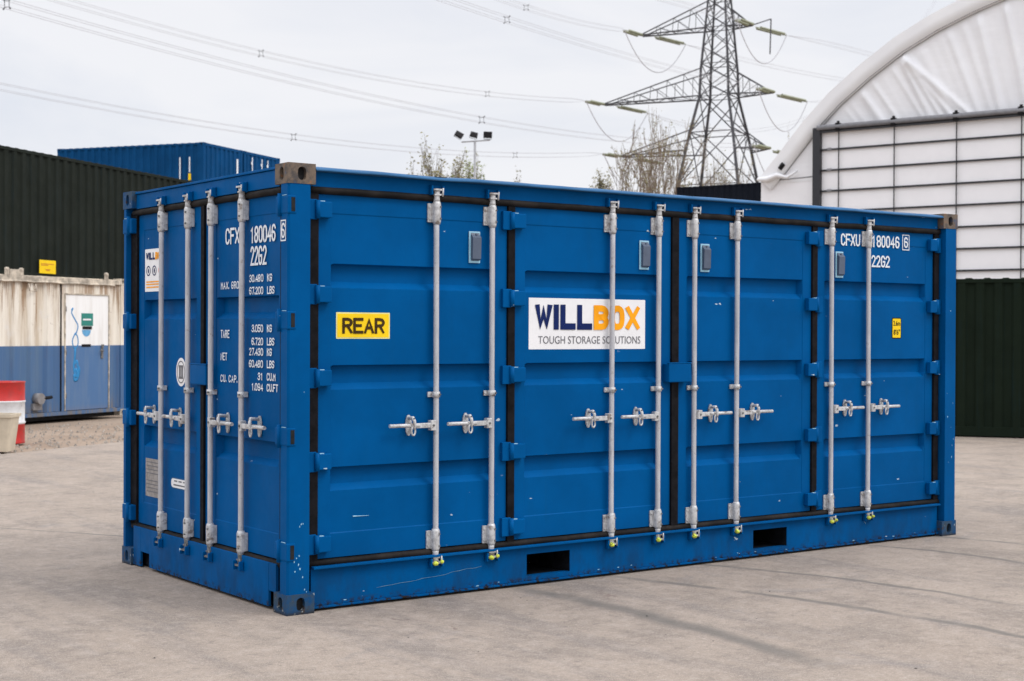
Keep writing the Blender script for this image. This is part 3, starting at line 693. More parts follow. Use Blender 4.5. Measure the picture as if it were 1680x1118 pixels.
# round approval badge
mb = MB(); c0 = s_(1.580); cz = 1.355; N = 28
mb.prism([(c0+.078*math.cos(2*math.pi*k/N), FE-.0012, cz+.094*math.sin(2*math.pi*k/N)) for k in range(N)], (0, .001, 0))
bd = mb.build('round_badge', M['white'], hero, END); bd['label'] = 'round white badge with a dark emblem'
mb = MB()
for r0, r1 in ((.062, .056),):
    for k in range(N):
        a, b = 2*math.pi*k/N, 2*math.pi*(k+1)/N
        mb.poly([(c0+r*math.cos(t), FE-.003, cz+r*1.2*math.sin(t)) for r, t in ((r0, a), (r0, b), (r1, b), (r1, a))])
for x0_, x1_, z0_, z1_ in ((-.034, .034, -.045, -.030), (-.034, .034, .030, .045), (-.030, -.014, -.030, .030), (-.006, .008, -.030, .030), (.016, .032, -.030, .030)):
    mb.poly([(c0+x0_, FE-.003, cz+z0_), (c0+x1_, FE-.003, cz+z0_), (c0+x1_, FE-.003, cz+z1_), (c0+x0_, FE-.003, cz+z1_)])
mb.build('emblem', M['greyprint'], bd, END, norm=False)
# data plate and rounded label
st = sticker('data_plate', END, s_(2.160), s_(1.865), .492, .752, FE, M['plate'], 'grey metal data plate', .004)
mb = MB()
for k in range(9):
    z = .730-k*.025
    if k == 4: continue
    mb.poly([(s_(2.145), FE-.003, z-.006), (s_(1.90), FE-.003, z-.006), (s_(1.90), FE-.003, z), (s_(2.145), FE-.003, z)])
mb.build('engraved_line', M['greyprint'], st, END, norm=False)
mb = MB(); mb.box(s_(1.925), s_(1.885), FE-.004, FE-.0025, .50, .575); mb.build('inspection_tag', M['white'], st, END)
st = sticker('rounded_label', END, s_(1.738), s_(1.45), .580, .655, FE, M['white'], 'small rounded white label with a blue edge', .030, M['sheenblue'])
mb = MB()
for a, b, z in ((1.68, 1.63, .628), (1.61, 1.56, .628), (1.54, 1.50, .628), (1.69, 1.47, .602)):
    mb.poly([(s_(a), FE-.0038, z), (s_(b), FE-.0038, z), (s_(b), FE-.0038, z+.009), (s_(a), FE-.0038, z+.009)])
mb.build('printed_mark', M['greyprint'], st, END, norm=False)

# ================================================================== OTHER CONTAINERS
def plain_container(name, label, loc, rz, mat, group=None, L=6.058, W=2.438, H=2.591, castm=None, rails=None, label_extra=None):
    t = thing(name, label, 'shipping container', loc, rz, group); castm = castm or mat; rails = rails or mat
    for (x, sx) in ((0, 1), (L, -1)):
        for (y, sy) in ((0, 1), (W, -1)):
            casting(x, y, H-.118, sx, sy, castm, t); casting(x, y, 0, sx, sy, castm, t)
            mb = MB(); mb.box(x+sx*.004, x+sx*.14, y+sy*.004, y+sy*.14, .118, H-.118, .004); mb.build('corner_post', rails, t)
    for y, sy in ((0, 1), (W, -1)):
        mb = MB(); mb.box(.178, L-.178, y+sy*.006, y+sy*.06, H-.075, H-.012, .003); mb.build('top_rail', rails, t)
        mb = MB(); mb.box(.178, L-.178, y+sy*.006, y+sy*.05, .02, .165, .003); mb.build('bottom_rail', rails, t)
        pp = corr(L-.28, 0, 0, y=.012); mb = MB()
        mb.grid([[(.14+a, y+sy*b, .16) for a, b in pp], [(.14+a, y+sy*b, H-.07) for a, b in pp]]); mb.build('side_wall', mat, t)
    for x, sx in ((0, 1), (L, -1)):
        mb = MB(); mb.box(x+sx*.006, x+sx*.06, .162, W-.162, H-.10, H-.008, .003); mb.build('top_rail', rails, t)
        mb = MB(); mb.box(x+sx*.006, x+sx*.05, .162, W-.162, .02, .165, .003); mb.build('bottom_rail', rails, t)
        pp = corr(W-.28, 0, 0, y=.012); mb = MB()
        mb.grid([[(x+sx*b, .14+a, .16) for a, b in pp], [(x+sx*b, .14+a, H-.09) for a, b in pp]]); mb.build('end_wall', mat, t)
    mb = MB(); pts = []; x = .13
    while x < L-.33:
        pts += [(x, H-.022), (x+.10, H-.022), (x+.125, H+.004), (x+.21, H+.004), (x+.235, H-.022)]; x += .278
    rows = [[(a, y, min(b, H-.022) if e_ else b) for a, b in pts] for y, e_ in ((.03, 1), (.055, 0), (W-.055, 0), (W-.03, 1))]
    mb.grid(rows); mb.build('roof', mat, t)
    mb = MB(); mb.box(.1, L-.1, .07, W-.07, .12, .15); mb.build('floor', M['wood'], t)
    return t
def ang(dx, dy): return math.atan2(dy, dx)
M['dgreen'] = paint('dark_green_paint', (.020, .024, .020), chip=(.06, .07, .06), wear=.5, rough=.6, lowdirt=False, chipthr=.8)
M['bgreen'] = paint('blackish_green_paint', (.011, .017, .011), chip=(.04, .05, .04), wear=.4, rough=.6, lowdirt=False, chipthr=.8)
M['fblue'] = paint('far_blue_paint', (.005, .060, .175), chip=(.3, .35, .4), wear=.7, rough=.5, lowdirt=False, chipthr=.8)
M['navyblack'] = paint('near_black_paint', (.010, .012, .018), chip=(.04, .04, .05), wear=.3, rough=.6, lowdirt=False, chipthr=.8)
# dark green 40 ft container on the left, over a lower one
gd_ = Vector((.812, .584)); rzg = ang(*gd_); g0 = Vector((5.19, 21.51)) - gd_*3.6; gn = Vector((-gd_.y, gd_.x))
g = plain_container('shipping_container', 'long dark green container stacked above the white and blue cabin, yellow label at its bottom', (g0.x, g0.y, 2.60), rzg, M['dgreen'], L=12.19)
g1 = g0+gd_*5.9+gn*.25
plain_container('shipping_container', 'dark green container at ground level under the long green one', (g1.x, g1.y, .0), rzg, M['dgreen'])
# yellow label on the green container: local x of photo pixel 62-89
mb = MB(); mb.box(4.83, 5.38, -.010, -.004, .16+.0, .16+.27, .002); yl = mb.build('warning_label', M['yellow'], g); yl['label'] = 'yellow label near the bottom edge'
mb = MB()
for a, b, z in ((4.88, 5.32, .345), (4.88, 5.12, .318), (5.02, 5.20, .235), (5.05, 5.17, .215)): mb.box(a, b, -.0125, -.0105, z, z+.016)
mb.build('printed_line', M['orangeprint'], yl)
# blue stacks behind
bu = Vector((.843, .538)); bv = Vector((-.538, .843)); rzb = ang(*bv); bc = Vector((16.96, 37.87))
grp = 'stacked blue containers'
for j in range(2):
    # local x along bv, local y = left of it = -bu ; origin so the near corner sits at bc
    o = bc + bu*(2.438*(j+1) + .09*j)
    for k in range(3):
        nm = ('nearest corner' if j == 0 else 'stack just right of it')
        lab = [['blue container on the ground in the back left stack', 'blue container in the middle of the back left stack', 'topmost blue container rising over the long green one with white side marks'],
               ['blue container on the ground in the back right stack', 'blue container in the middle of the back right stack', 'topmost blue container end showing just left of the big container corner']][j][k]
        t = plain_container('shipping_container', lab, (o.x, o.y, 2.595*k), rzb, M['fblue'], grp, L=5.80)
        if k == 2:
            if j == 0:
                for xx, zl, zh, mt in ((.62, 1.35, 2.12, 'lettering'), (.25, 1.62, 2.12, 'lettering'), (.25, 1.36, 1.58, 'yellow')):
                    mb = MB(); w = .045 if mt == 'lettering' else .10
                    mb.box(xx-w/2+.28, xx+w/2+.28, 2.432, 2.444, zl, zh, 0); mb.build('vertical_marking', M[mt], t)
                mb = MB(); mb.box(-.006, .004, .30, .40, 1.75, 2.25); mb.build('vertical_marking', M['lettering'], t)
            else:
                for yy in (1.9, 1.25, .85):
                    mb = MB(); mb.box(-.006, .004, yy-.022, yy+.022, 1.85, 2.42); mb.box(-.006, .004, yy+.023, yy+.075, 2.17, 2.26); mb.build('vertical_marking', M['lettering'], t)
# near-black stack behind the tent corner
bl = at(1110, 308, 63.8); br = at(1247, 299, 61.5); bd_ = Vector((br.x-bl.x, br.y-bl.y)).normalized()
for k in range(3):
    plain_container('shipping_container', ['near black container on the ground behind the tent corner', 'near black container in the middle of the stack behind the tent corner', 'near black corrugated container topping the stack left of the tent wall'][k],
                    (bl.x, bl.y, 2.597*k), ang(*bd_), M['navyblack'], 'near black containers behind the tent')
# dark green container at right
rd = Vector((.545, -.838)); r0 = Vector((15.62, 7.26)) - rd*2.6
plain_container('shipping_container', 'blackish green corrugated container on the ground at the right edge', (r0.x, r0.y, 0), ang(*rd), M['bgreen'], L=6.058, H=2.50)

# ------------------------------------------------------------------ white and blue cabin
n = NT('cabin_white_blue_paint', .6)
zz = n.z()[2]
st1 = n.noise(1, 6, .7, n.map((5, 5, .35))); st2 = n.noise(1, 5, .7, n.map((13, 13, .6))); bl_ = n.noise(2.2, 6, .65)
wh = n.mix(n.ramp(st1, .40, .66), (.80, .75, .66), (.54, .45, .34))
wh = n.mix(n.math('MULTIPLY', n.ramp(n.math('ADD', st2, n.math('MULTIPLY', n.ramp(zz, 1.6, 2.6), .16)), .58, .74), .85), wh, (.26, .145, .065))
wh = n.mix(n.math('MULTIPLY', n.ramp(bl_, .55, .72), .6), wh, (.70, .69, .67))
bb = n.mix(n.ramp(st1, .35, .7), (.050, .125, .270), (.085, .155, .26)); bb = n.mix(n.math('MULTIPLY', n.ramp(st2, .56, .72), .6), bb, (.07, .10, .20))
bb = n.mix(n.math('MULTIPLY', n.ramp(zz, .5, .1), n.ramp(st1, .4, .6)), bb, (.16, .15, .15))
c = n.mix(n.ramp(zz, 1.338, 1.346), bb, wh)
c = n.mix(n.math('MULTIPLY', n.ramp(n.noise(9, 6, .7), .63, .68), n.ramp(zz, 1.2, 2.5, .2, 1)), c, (.17, .075, .03))
M['cabin'] = n.done(c, None, n.bump(bl_, .2, .01))
n = NT('cabin_door_paint', .5); zz = n.z()[2]; s1 = n.noise(1, 5, .6, n.map((8, 8, 1)))
c = n.mix(n.ramp(zz, 1.338, 1.346), n.mix(n.ramp(s1, .4, .7), (.065, .155, .325), (.10, .18, .32)), n.mix(n.ramp(s1, .4, .75), (.86, .86, .85), (.74, .72, .69)))
c = n.mix(n.math('MULTIPLY', n.ramp(zz, .3, .05), .6), c, (.20, .17, .16))
M['cdoor'] = n.done(c)
M['crust'] = flat('rusty_white_trim', (.48, .42, .34), .7, var=.45, scale=7)
w0 = Vector((4.677, 18.271)); wd = Vector((.868, .497)); LX = 3.46
wo = w0 - wd*LX
cab = thing('site_cabin', 'rusty white and blue container cabin with a personnel door, below the green container', 'cabin', (wo.x, wo.y, 0), ang(*wd))
CL = 6.07
for (x, sx) in ((0, 1), (CL, -1)):
    for (y, sy) in ((0, 1), (2.438, -1)):
        casting(x, y, 2.591-.118, sx, sy, M['crust'], cab); casting(x, y, .02, sx, sy, M['crust'], cab)
        mb = MB(); mb.box(x+sx*.004, x+sx*.15, y+sy*.004, y+sy*.14, .138, 2.473, .004); mb.build('corner_post', M['cabin'], cab)
seam = LX+.83; d0, d1 = LX+.93, LX+2.12
pp = [q for q in corr(seam-.16, 0, 0, per=.42, dep=.045, y=.03)]
mb = MB(); mb.grid([[(.15+a, b, .17) for a, b in pp], [(.15+a, b, 2.47) for a, b in pp]]); mb.build('side_wall', M['cabin'], cab)
mb = MB(); mb.box(seam, d0-.02, .025, .06, .17, 2.47); mb.box(d0-.02, d1+.02, .025, .06, 2.285, 2.47)
pp = corr(CL-.15-d1-.02, 0, 0, per=.3, dep=.04, y=.03); mb.grid([[(d1+.02+a, b, .17) for a, b in pp], [(d1+.02+a, b, 2.47) for a, b in pp]]); mb.build('side_wall', M['cabin'], cab)
mb = MB(); mb.box(seam-.022, seam-.004, .012, .05, .17, 2.47); mb.build('panel_joint', M['black'], cab)
mb = MB(); mb.box(.15, CL-.15, .0, .06, 2.475, 2.555, .004); mb.tube([(.2+i*.24, -.004, 2.462+.006*math.sin(i*2.1)) for i in range(24)], .016, 6); mb.build('top_rail', M['crust'], cab)
mb = MB(); mb.box(.15, CL-.15, 2.38, 2.43, 2.475, 2.555, .004); mb.build('top_rail', M['crust'], cab)
mb = MB(); mb.box(.15, CL-.15, .0, .05, .10, .165, .004); mb.build('bottom_rail', M['cabin'], cab)
mb = MB(); mb.box(.2, CL-.2, .12, 2.3, .02, .16, 0); mb.build('underside_shade', M['dark'], cab)  # near-black box stands in for the shadow beneath the cabin
mb = MB(); mb.box(.15, CL-.15, 2.39, 2.43, .165, 2.47, 0); mb.box(.03, .06, .14, 2.3, .165, 2.47); mb.box(CL-.06, CL-.03, .14, 2.3, .165, 2.47); mb.build('back_wall', M['cabin'], cab)
mb = MB(); mb.box(.06, CL-.06, .06, 2.39, 2.53, 2.57, 0); mb.build('roof', M['crust'], cab)
mb = MB(); mb.box(d0-.02, d0, .008, .06, .17, 2.283); mb.box(d1, d1+.02, .008, .06, .17, 2.283); mb.box(d0+.001, d1-.001, .008, .06, 2.262, 2.283); mb.build('door_frame', M['crust'], cab)
mb = MB(); mb.box(d0+.004, d1-.004, .022, .055, .175, 2.258, .004); cd = mb.build('door', M['cdoor'], cab)
for z in (.45, 1.22, 2.0): mb = MB(); mb.tube([(d0+.012, .014, z-.05), (d0+.012, .014, z+.05)], .012, 6); mb.build('hinge', M['camsteel'], cd)
hx = LX+1.93; mb = MB(); mb.box(hx-.03, hx+.03, .006, .021, 1.10, 1.30, .004); mb.tube([(hx, .0, 1.24), (hx, -.03, 1.24), (hx-.11, -.03, 1.24)], .010, 8); mb.box(hx-.03, hx+.03, -.01, .006, 1.30, 1.36, .004); mb.build('handle', M['camsteel'], cd)
sg = LX+1.52
mb = MB(); mb.box(sg-.16, sg+.16, .016, .0212, 1.70, 1.93, .002); a = mb.build('green_notice', flat('teal_notice', (.02, .22, .18), .5), cd)
mb = MB(); mb.box(sg-.12, sg+.10, .012, .0155, 1.80, 1.83); mb.build('pale_line', M['white'], cd)
mb = MB(); mb.box(sg-.13, sg+.13, .016, .0212, 1.635, 1.69, .002); mb.build('dark_notice', M['black'], cd)
mb = MB(); mb.prism([(sg-.02+.12*math.cos(a_), .018, 1.625+.12*math.sin(a_)) for a_ in [math.pi+math.pi*k/12 for k in range(13)]], (0, .003, 0)); mb.build('blue_notice', flat('pale_blue_notice', (.12, .36, .62), .5), cd)
mb = MB(); mb.box(sg-.15, sg+.10, .016, .0212, 1.315, 1.365, .002); mb.build('dark_notice', M['black'], cd)
spray = flat('blue_spray_paint', (.015, .22, .50), .6)
mb = MB(); gx = LX+1.14
def brush(pts, w):
    P = [Vector(p) for p in pts]
    # smooth
    Q = []
    for i in range(len(P)-1):
        for t in (0, .25, .5, .75):
            p0_ = P[max(i-1, 0)]; p1_ = P[i]; p2_ = P[i+1]; p3_ = P[min(i+2, len(P)-1)]
            Q.append(.5*((2*p1_)+(-p0_+p2_)*t+(2*p0_-5*p1_+4*p2_-p3_)*t*t+(-p0_+3*p1_-3*p2_+p3_)*t**3))
    Q.append(P[-1])
    mb.tube([(gx+q.x, .0205, q.y) for q in Q], w, 6)
brush([(-.05, 1.98), (.0, 2.02), (-.04, 1.93), (.06, 1.80), (.13, 1.70), (.09, 1.58), (.05, 1.56)], .014)
brush([(.05, 1.56), (-.02, 1.42), (.04, 1.29), (.13, 1.36), (.12, 1.50), (.05, 1.56)], .014)
brush([(.06, 1.28), (.05, 1.12), (.02, .95), (.08, .78), (.14, .92), (.10, 1.06), (.04, 1.0)], .026)
brush([(.10, 1.0), (.17, .90), (.12, .74), (.04, .72), (.03, .82)], .030); brush([(.06, .92), (.12, .84), (.09, .76)], .035)
gr = mb.build('spray_graffiti', spray, cd, Matrix.Translation((0, .0212, 0)) @ Matrix.Scale(.06, 4, (0, 1, 0)) @ Matrix.Translation((0, -.0205, 0)))
for x_ in (LX-.55, LX-.20, LX+2.05):                               # lifting lugs on the roof edge
    mb = MB(); mb.box(x_-.045, x_+.045, .0, .03, 2.556, 2.68, .006); mb.tube([(x_, -.01, 2.66), (x_, .05, 2.66)], .03, 8); mb.build('roof_lug', M['crust'], cab)
mb = MB(); mb.box(LX-.48, LX-.25, .004, .05, 2.556, 2.66, .004); mb.build('roof_lug', M['crust'], cab)
mb = MB(); ring = [(LX+.08+.09*math.cos(a_), -.012, 2.36+.13*math.sin(a_)) for a_ in (0.4, .9, 2.2, 2.7)]
mb.tube([(LX-.03, .02, 2.48), (LX-.02, -.014, 2.30), (LX+.14, -.014, 2.30), (LX+.15, .02, 2.48)], .012, 6); mb.build('lifting_loop', M['crust'], cab)
# coupling with a valve low on the cabin wall
mb = MB(); hx = LX+.18
mb.tube([(hx, .03, .42), (hx, -.10, .42)], .10, 12); mb.tube([(hx, -.06, .42), (hx+.26, -.10, .44)], .030, 8, mi=1); mb.box(hx-.12, hx+.10, -.03, .028, .22, .34, .01)
mb.build('pipe_coupling', [flat('dull_grey_iron', (.22, .21, .21), .6), M['black']], cab)

# ================================================================== DRUM AND TUB
dp = Vector((2.86, 13.98, 0))
drum = thing('oil_drum', 'red and white banded oil drum on the gravel at the left edge', 'oil drum', dp)
n = NT('drum_red_white_paint', .45); zz = n.z()[2]; w_ = n.noise(6, 5, .7)
redc = n.mix(n.ramp(w_, .4, .7), (.52, .022, .018), (.38, .03, .025)); whc = n.mix(n.ramp(w_, .4, .75), (.72, .73, .74), (.50, .50, .50))
c = n.mix(n.ramp(zz, .276, .282), redc, whc); c = n.mix(n.ramp(zz, .610, .616), c, redc); c = n.mix(n.ramp(n.noise(16, 5, .7), .66, .70), c, (.12, .06, .04))
dm = n.done(c)
prof = [(0, .0), (.285, .0), (.292, .01), (.285, .025), (.285, .28), (.297, .295), (.297, .305), (.285, .32), (.285, .58), (.297, .595), (.297, .605), (.285, .62), (.285, .86), (.293, .872), (.293, .884), (.280, .884), (.278, .862), (0, .862)]
mb = MB(); N = 40; rings = [[(r*math.cos(2*math.pi*k/N), r*math.sin(2*math.pi*k/N), z) for k in range(N+1)] for r, z in prof]
mb.grid(rings, smooth=True); bmesh.ops.remove_doubles(mb.bm, verts=mb.bm.verts, dist=1e-5); mb.build('body', dm, drum)
mb = MB(); mb.tube([(.17, .1, .863), (.17, .1, .876)], .03, 12); mb.build('bung', M['camsteel'], drum)
tub = thing('planter_tub', 'cream tapered square tub in front of the drum', 'tub', (2.37, 12.62, 0), R(-36))
cream = flat('cream_plastic', (.60, .52, .40), .55, var=.12, scale=4)
mb = MB(); rows = []
def sq(h, z, r=.03):
    P = []
    for cx, cy, a0 in ((h-r, h-r, 0), (-h+r, h-r, 90), (-h+r, -h+r, 180), (h-r, -h+r, 270)):
        P += [(cx+r*math.cos(R(a0+t)), cy+r*math.sin(R(a0+t)), z) for t in (0, 30, 60, 90)]
    return P+[P[0]]
mb.grid([sq(.10, 0), sq(.155, .0), sq(.205, .455), sq(.222, .457), sq(.226, .50), sq(.205, .50), sq(.16, .06), sq(.06, .06, .02)], smooth=False)
mb.poly(sq(.06, .06, .02)[:-1]); mb.build('body', cream, tub)
mb = MB(); mb.box(-.14, .14, -.14, .14, .38, .40); mb.build('soil', flat('dark_soil', (.05, .035, .025), .9), tub)

# ================================================================== TENT
tA = Vector((27.835, 21.03)); td = Vector((.269, -.963)); tn = Vector((td.y, -td.x))   # tn points towards the camera side
rzt = ang(*td)
tent = thing('fabric_building', 'huge white fabric tent with curved roof and black gridded gable wall', 'tent building', (tA.x, tA.y, 0), rzt)
n = NT('white_membrane', .5); f = n.noise(.6, 4, .6); g = n.noise(1, 5, .6, n.map((1.2, 1, 5), (0, R(-35), 0)))
c = n.mix(n.ramp(f, .35, .7), (.80, .80, .815), (.86, .86, .87)); memb = n.done(c, None, n.bump(g, .15, .1))
n = NT('white_roof_membrane', .5); c = n.mix(n.ramp(n.noise(.8, 4), .35, .7), (.80, .80, .81), (.86, .86, .86)); memr = n.done(c)
n = NT('white_roof_edge', .5)
panelm = flat('white_wall_sheet', (.87, .86, .87), .45, var=.02, scale=2)
gridm = flat('black_steel_section', (.02, .021, .026), .45)
greym = flat('grey_rail', (.22, .22, .235), .5)
# arch profile (u, z) fitted to the photograph, then mirrored about the ridge
AR = [(-1.92, 6.05), (-1.39, 6.62), (-.5, 7.61), (.26, 8.32), (1.17, 8.99), (2.17, 9.62), (3.17, 10.10), (4.2, 10.48), (5.4, 10.84), (6.8, 11.15), (8.3, 11.35), (9.8, 11.42)]
mid_u = 9.8; arch = AR + [(2*mid_u-u, z) for u, z in AR[-2::-1]]
def inset(P, d):
    o = []
    for i, (u, z) in enumerate(P):
        a = P[max(i-1, 0)]; b = P[min(i+1, len(P)-1)]; t = Vector((b[0]-a[0], b[1]-a[1])).normalized(); o.append((u+t.y*d, z-t.x*d))
    return o
inn = inset(arch, .50); DEPTH = 40
# local y: +y = left of td direction = away from the camera? camera lies on the -y side
mb = MB(); mb.grid([[(u, -.10, z) for u, z in arch], [(u, DEPTH, z) for u, z in arch]], smooth=True); mb.build('roof', memr, tent)
mb = MB(); mb.grid([[(u, -.105, z) for u, z in arch], [(u, -.112, z) for u, z in inset(arch, .22)], [(u, -.104, z) for u, z in inset(arch, .46)], [(u, -.02, z) for u, z in inn]], smooth=True); mb.build('gable_border', memr, tent)
mb = MB(); mb.tube([(u, -.085, z) for u, z in inset(arch, .47) if z > 6.4], .013, 6); mb.build('border_cable', flat('pale_keder_line', (.34, .34, .35), .5), tent)
# wrinkled membrane between the arch and the gable frame
FT = 7.29; NU, NV = 620, 60; rows = []
def arch_z(u, P=inn):
    for (a, za), (b, zb) in zip(P, P[1:]):
        if a <= u <= b: return za+(zb-za)*(u-a)/(b-a)
    return P[0][1] if u < P[0][0] else P[-1][1]
uu = [-1.45+(2*mid_u+2.9)*i/NU for i in range(NU+1)]
wr = [(u_, max(.12, .78-.11*max(u_, 0)+random.uniform(-.06, .06)), random.uniform(.06, .16), random.choice((.01, .02, .03, .05, .07))) for u_ in [-1.2+.30*i_+random.uniform(-.14, .14) for i_ in range(48)]]
wr += [(.95, 1.17, .09, .15), (1.08, 1.05, .07, .09), (1.25, .89, .09, .13), (1.45, .72, .07, .10), (1.6, .55, .09, .12), (.15, .75, .07, .08), (-.4, .8, .07, .09), (3.3, .42, .10, .12), (4.3, .28, .11, .17), (5.1, .22, .10, .12)]
for j in range(NV+1):
    row = []
    for u in uu:
        zt = max(arch_z(u), 5.9); v = j/NV; z = 5.9+(zt-5.9)*v
        y = 0.0
        for (u0, sl_, w, a) in wr:
            uc = u0 + sl_*(FT+3.2-z)*.9                           # folds fan down to the right from the arch
            dd = (u-uc)/w
            y += a*math.exp(-dd*dd)*.72*min(1, (zt-z)*3)*(1 if z > FT-.1 else max(0, (z-5.9)/1.4))*.8
        row.append((u, .02-y, z))
    rows.append(row)
mb = MB(); mb.grid(rows, smooth=True); mb.build('gable_membrane', memb, tent)
# lower side part of gable and long wall
mb = MB(); mb.box(-1.92, 2*mid_u+1.92, .03, .12, 0, 5.95); mb.box(-1.92, -1.80, .13, DEPTH, 0, 6.0); mb.box(2*mid_u+1.80, 2*mid_u+1.92, .13, DEPTH, 0, 6.0); mb.build('wall', panelm, tent)
mb = MB(); mb.tube([(-1.9, .02, 5.96), (-.2, .02, 6.02)], .016, 6); mb.build('wall_seam', greym, tent)
mb = MB(); mb.tube([(-1.24, -.12, 6.28), (-1.12, -.13, 6.42)], .07, 8); mb.build('tension_bracket', M['black'], tent)
mb = MB(); rag = [(-1.95, -.12, 6.02), (-1.6, -.16, 6.0), (-1.3, -.17, 6.1), (-1.0, -.15, 6.02), (-.7, -.1, 6.2)]
mb.tube(rag, [.05, .09, .07, .05, .03], 7); mb.build('gathered_cloth', memr, tent)
# framed wall in front
GW1 = 17.6
mb = MB(); mb.box(.06, GW1, -.16, -.10, .02, 7.20); fw = mb.build('framed_wall', panelm, tent)
for a_, b_ in ((-.14, .085), (GW1-.08, GW1+.14)):
    mb = MB(); mb.box(a_, b_, -.30, -.10, 0, 7.33, .01); mb.build('frame_post', gridm, tent)
mb = MB(); mb.box(.09, GW1-.09, -.30, -.10, 7.18, 7.215); mb.box(.09, GW1-.09, -.22, -.10, 7.216, 7.30); mb.build('frame_rail', gridm, tent)
mb = MB(); mb.tube([(.0, -.28, 7.32), (GW1, -.28, 7.32)], .075, 10); mb.build('roller_tube', greym, tent)
z = 6.71; k = 0
while z > .3:
    mb = MB(); mb.box(.087, GW1-.087, -.215, -.165, z-.024, z+.024); mb.build('grid_rail', gridm, tent)
    if k < 3:
        mb = MB(); mb.box(.27, .40, -.23, -.216, z-.02, z+.045); mb.build('rail_clip', greym, tent)
    z -= .573; k += 1
u = .62
us = [.62, 2.24, 3.97]
while us[-1] < GW1-2: us.append(us[-1]+1.71)
for u in us:
    mb = MB(); mb.box(u-.013, u+.013, -.240, -.217, .02, 7.24); mb.build('grid_upright', gridm, tent)
    mb = MB(); mb.box(u-.075, u+.075, -.34, -.20, 7.20, 7.42, .03); mb.tube([(u, -.27, 7.40), (u, -.27, 7.47)], .04, 8); mb.build('tube_bracket', M['black'], tent)

# ================================================================== PYLON
M['lattice'] = flat('weathered_lattice_steel', (.055, .055, .062), .6, .2, .2, 1)
M['insul'] = flat('olive_glass_insulator', (.27, .29, .20), .5, 0, .2, 2)
M['wire'] = flat('aluminium_conductor', (.42, .42, .45), .5, 0, .1, 1)
pc = ground_at(1178, 170); PHI = R(28)
lat = Vector((RIGHT.x, RIGHT.y)).normalized(); dp2 = Vector((FWD.x, FWD.y)).normalized()
ax = lat*math.cos(PHI) - dp2*math.sin(PHI)                         # right arm direction (towards the camera)
pyl = thing('electricity_pylon', 'tall grey lattice electricity pylon carrying cables behind the container', 'electricity pylon', pc, ang(*ax))
LV = [(0, 6.5), (9, 5.05), (18.1, 3.53), (22.1, 2.87), (24.1, 2.54), (28.2, 1.71), (31.4, 1.60), (36.0, 1.24), (39.0, 1.02), (42.5, .72), (46, .35)]
def hs(z):
    for (a, ha), (b, hb) in zip(LV, LV[1:]):
        if a <= z <= b: return ha+(hb-ha)*(z-a)/(b-a)
mb = MB()
for sx in (-1, 1):
    for sy in (-1, 1): mb.tube([(sx*h, sy*h, z) for z, h in LV], [.2, .2, .2, .185, .18, .17, .16, .14, .12, .10, .08], 4)
mb.build('leg_frame', M['lattice'], pyl)
mb = MB(); lv2 = [0, 6, 12, 18.1, 24.1, 28.2, 30.0, 31.9, 33.8, 36.0, 37.6, 39.2, 41, 43, 46]
for z0_, z1_ in zip(lv2, lv2[1:]):
    a, b = hs(z0_), hs(z1_)
    C0 = [(-a, -a), (a, -a), (a, a), (-a, a)]; C1 = [(-b, -b), (b, -b), (b, b), (-b, b)]
    rr = .075 if z0_ < 28 else .055
    for i in range(4):
        j = (i+1) % 4
        mb.tube([(*C0[i], z0_), (*C1[j], z1_)], rr, 4); mb.tube([(*C0[j], z0_), (*C1[i], z1_)], rr, 4)
        if z0_ in (24.1, 28.2, 31.9, 36.0, 18.1, 39.2): mb.tube([(*C0[i], z0_), (*C0[j], z0_)], rr, 4)
        if z1_-z0_ > 3.8:                                          # secondary bracing
            cm = ((C0[i][0]+C1[i][0])/2, (C0[i][1]+C1[i][1])/2); dm_ = ((C0[j][0]+C1[j][0])/2, (C0[j][1]+C1[j][1])/2)
            q = Vector(((C0[i][0]+C0[j][0]+C1[i][0]+C1[j][0])/4, (C0[i][1]+C0[j][1]+C1[i][1]+C1[j][1])/4, (z0_+z1_)/2))
            l1 = Vector((*C0[i], z0_)).lerp(Vector((*C1[j], z1_)), .25); l2 = Vector((*C0[j], z0_)).lerp(Vector((*C1[i], z1_)), .25)
            zq = z0_+(z1_-z0_)*.25; hq = hs(zq); e1 = Vector((C0[i][0]/a*hq, C0[i][1]/a*hq, zq)); e2 = Vector((C0[j][0]/a*hq, C0[j][1]/a*hq, zq))
            mb.tube([l1, e1], .045, 4); mb.tube([l2, e2], .045, 4)
mb.build('cross_bracing', M['lattice'], pyl)
TIPS = {}
def crossarm(z, zup, L, sgn, nm):
    mb = MB(); h = hs(z); hu = hs(zup); tip = Vector((sgn*(h+L), 0, z)); wT = .9
    lo = [Vector((sgn*h, s*h, z)) for s in (-1, 1)]; up = [Vector((sgn*hu, s*hu, zup)) for s in (-1, 1)]
    tp = [tip+Vector((0, s*wT/2*(1 if L > 6 else .4), 0)) for s in (-1, 1)]
    for a, b in zip(lo, tp): mb.tube([a, b], .10, 4)
    for a, b in zip(up, tp): mb.tube([a, b], .08, 4)
    nseg = max(3, int(L/2.0))
    for i in range(nseg):
        t0, t1 = i/nseg, (i+1)/nseg
        for k in (0, 1):
            mb.tube([lo[k].lerp(tp[k], t0), up[k].lerp(tp[k], t1)], .038, 4); mb.tube([lo[k].lerp(tp[k], t1), up[k].lerp(tp[k], t1)], .038, 4)
        mb.tube([lo[i % 2].lerp(tp[i % 2], t0), lo[(i+1) % 2].lerp(tp[(i+1) % 2], t1)], .045, 4)
        mb.tube([lo[0].lerp(tp[0], t1), lo[1].lerp(tp[1], t1)], .045, 4)
    mb.build('crossarm', M['lattice'], pyl); TIPS[nm] = tip
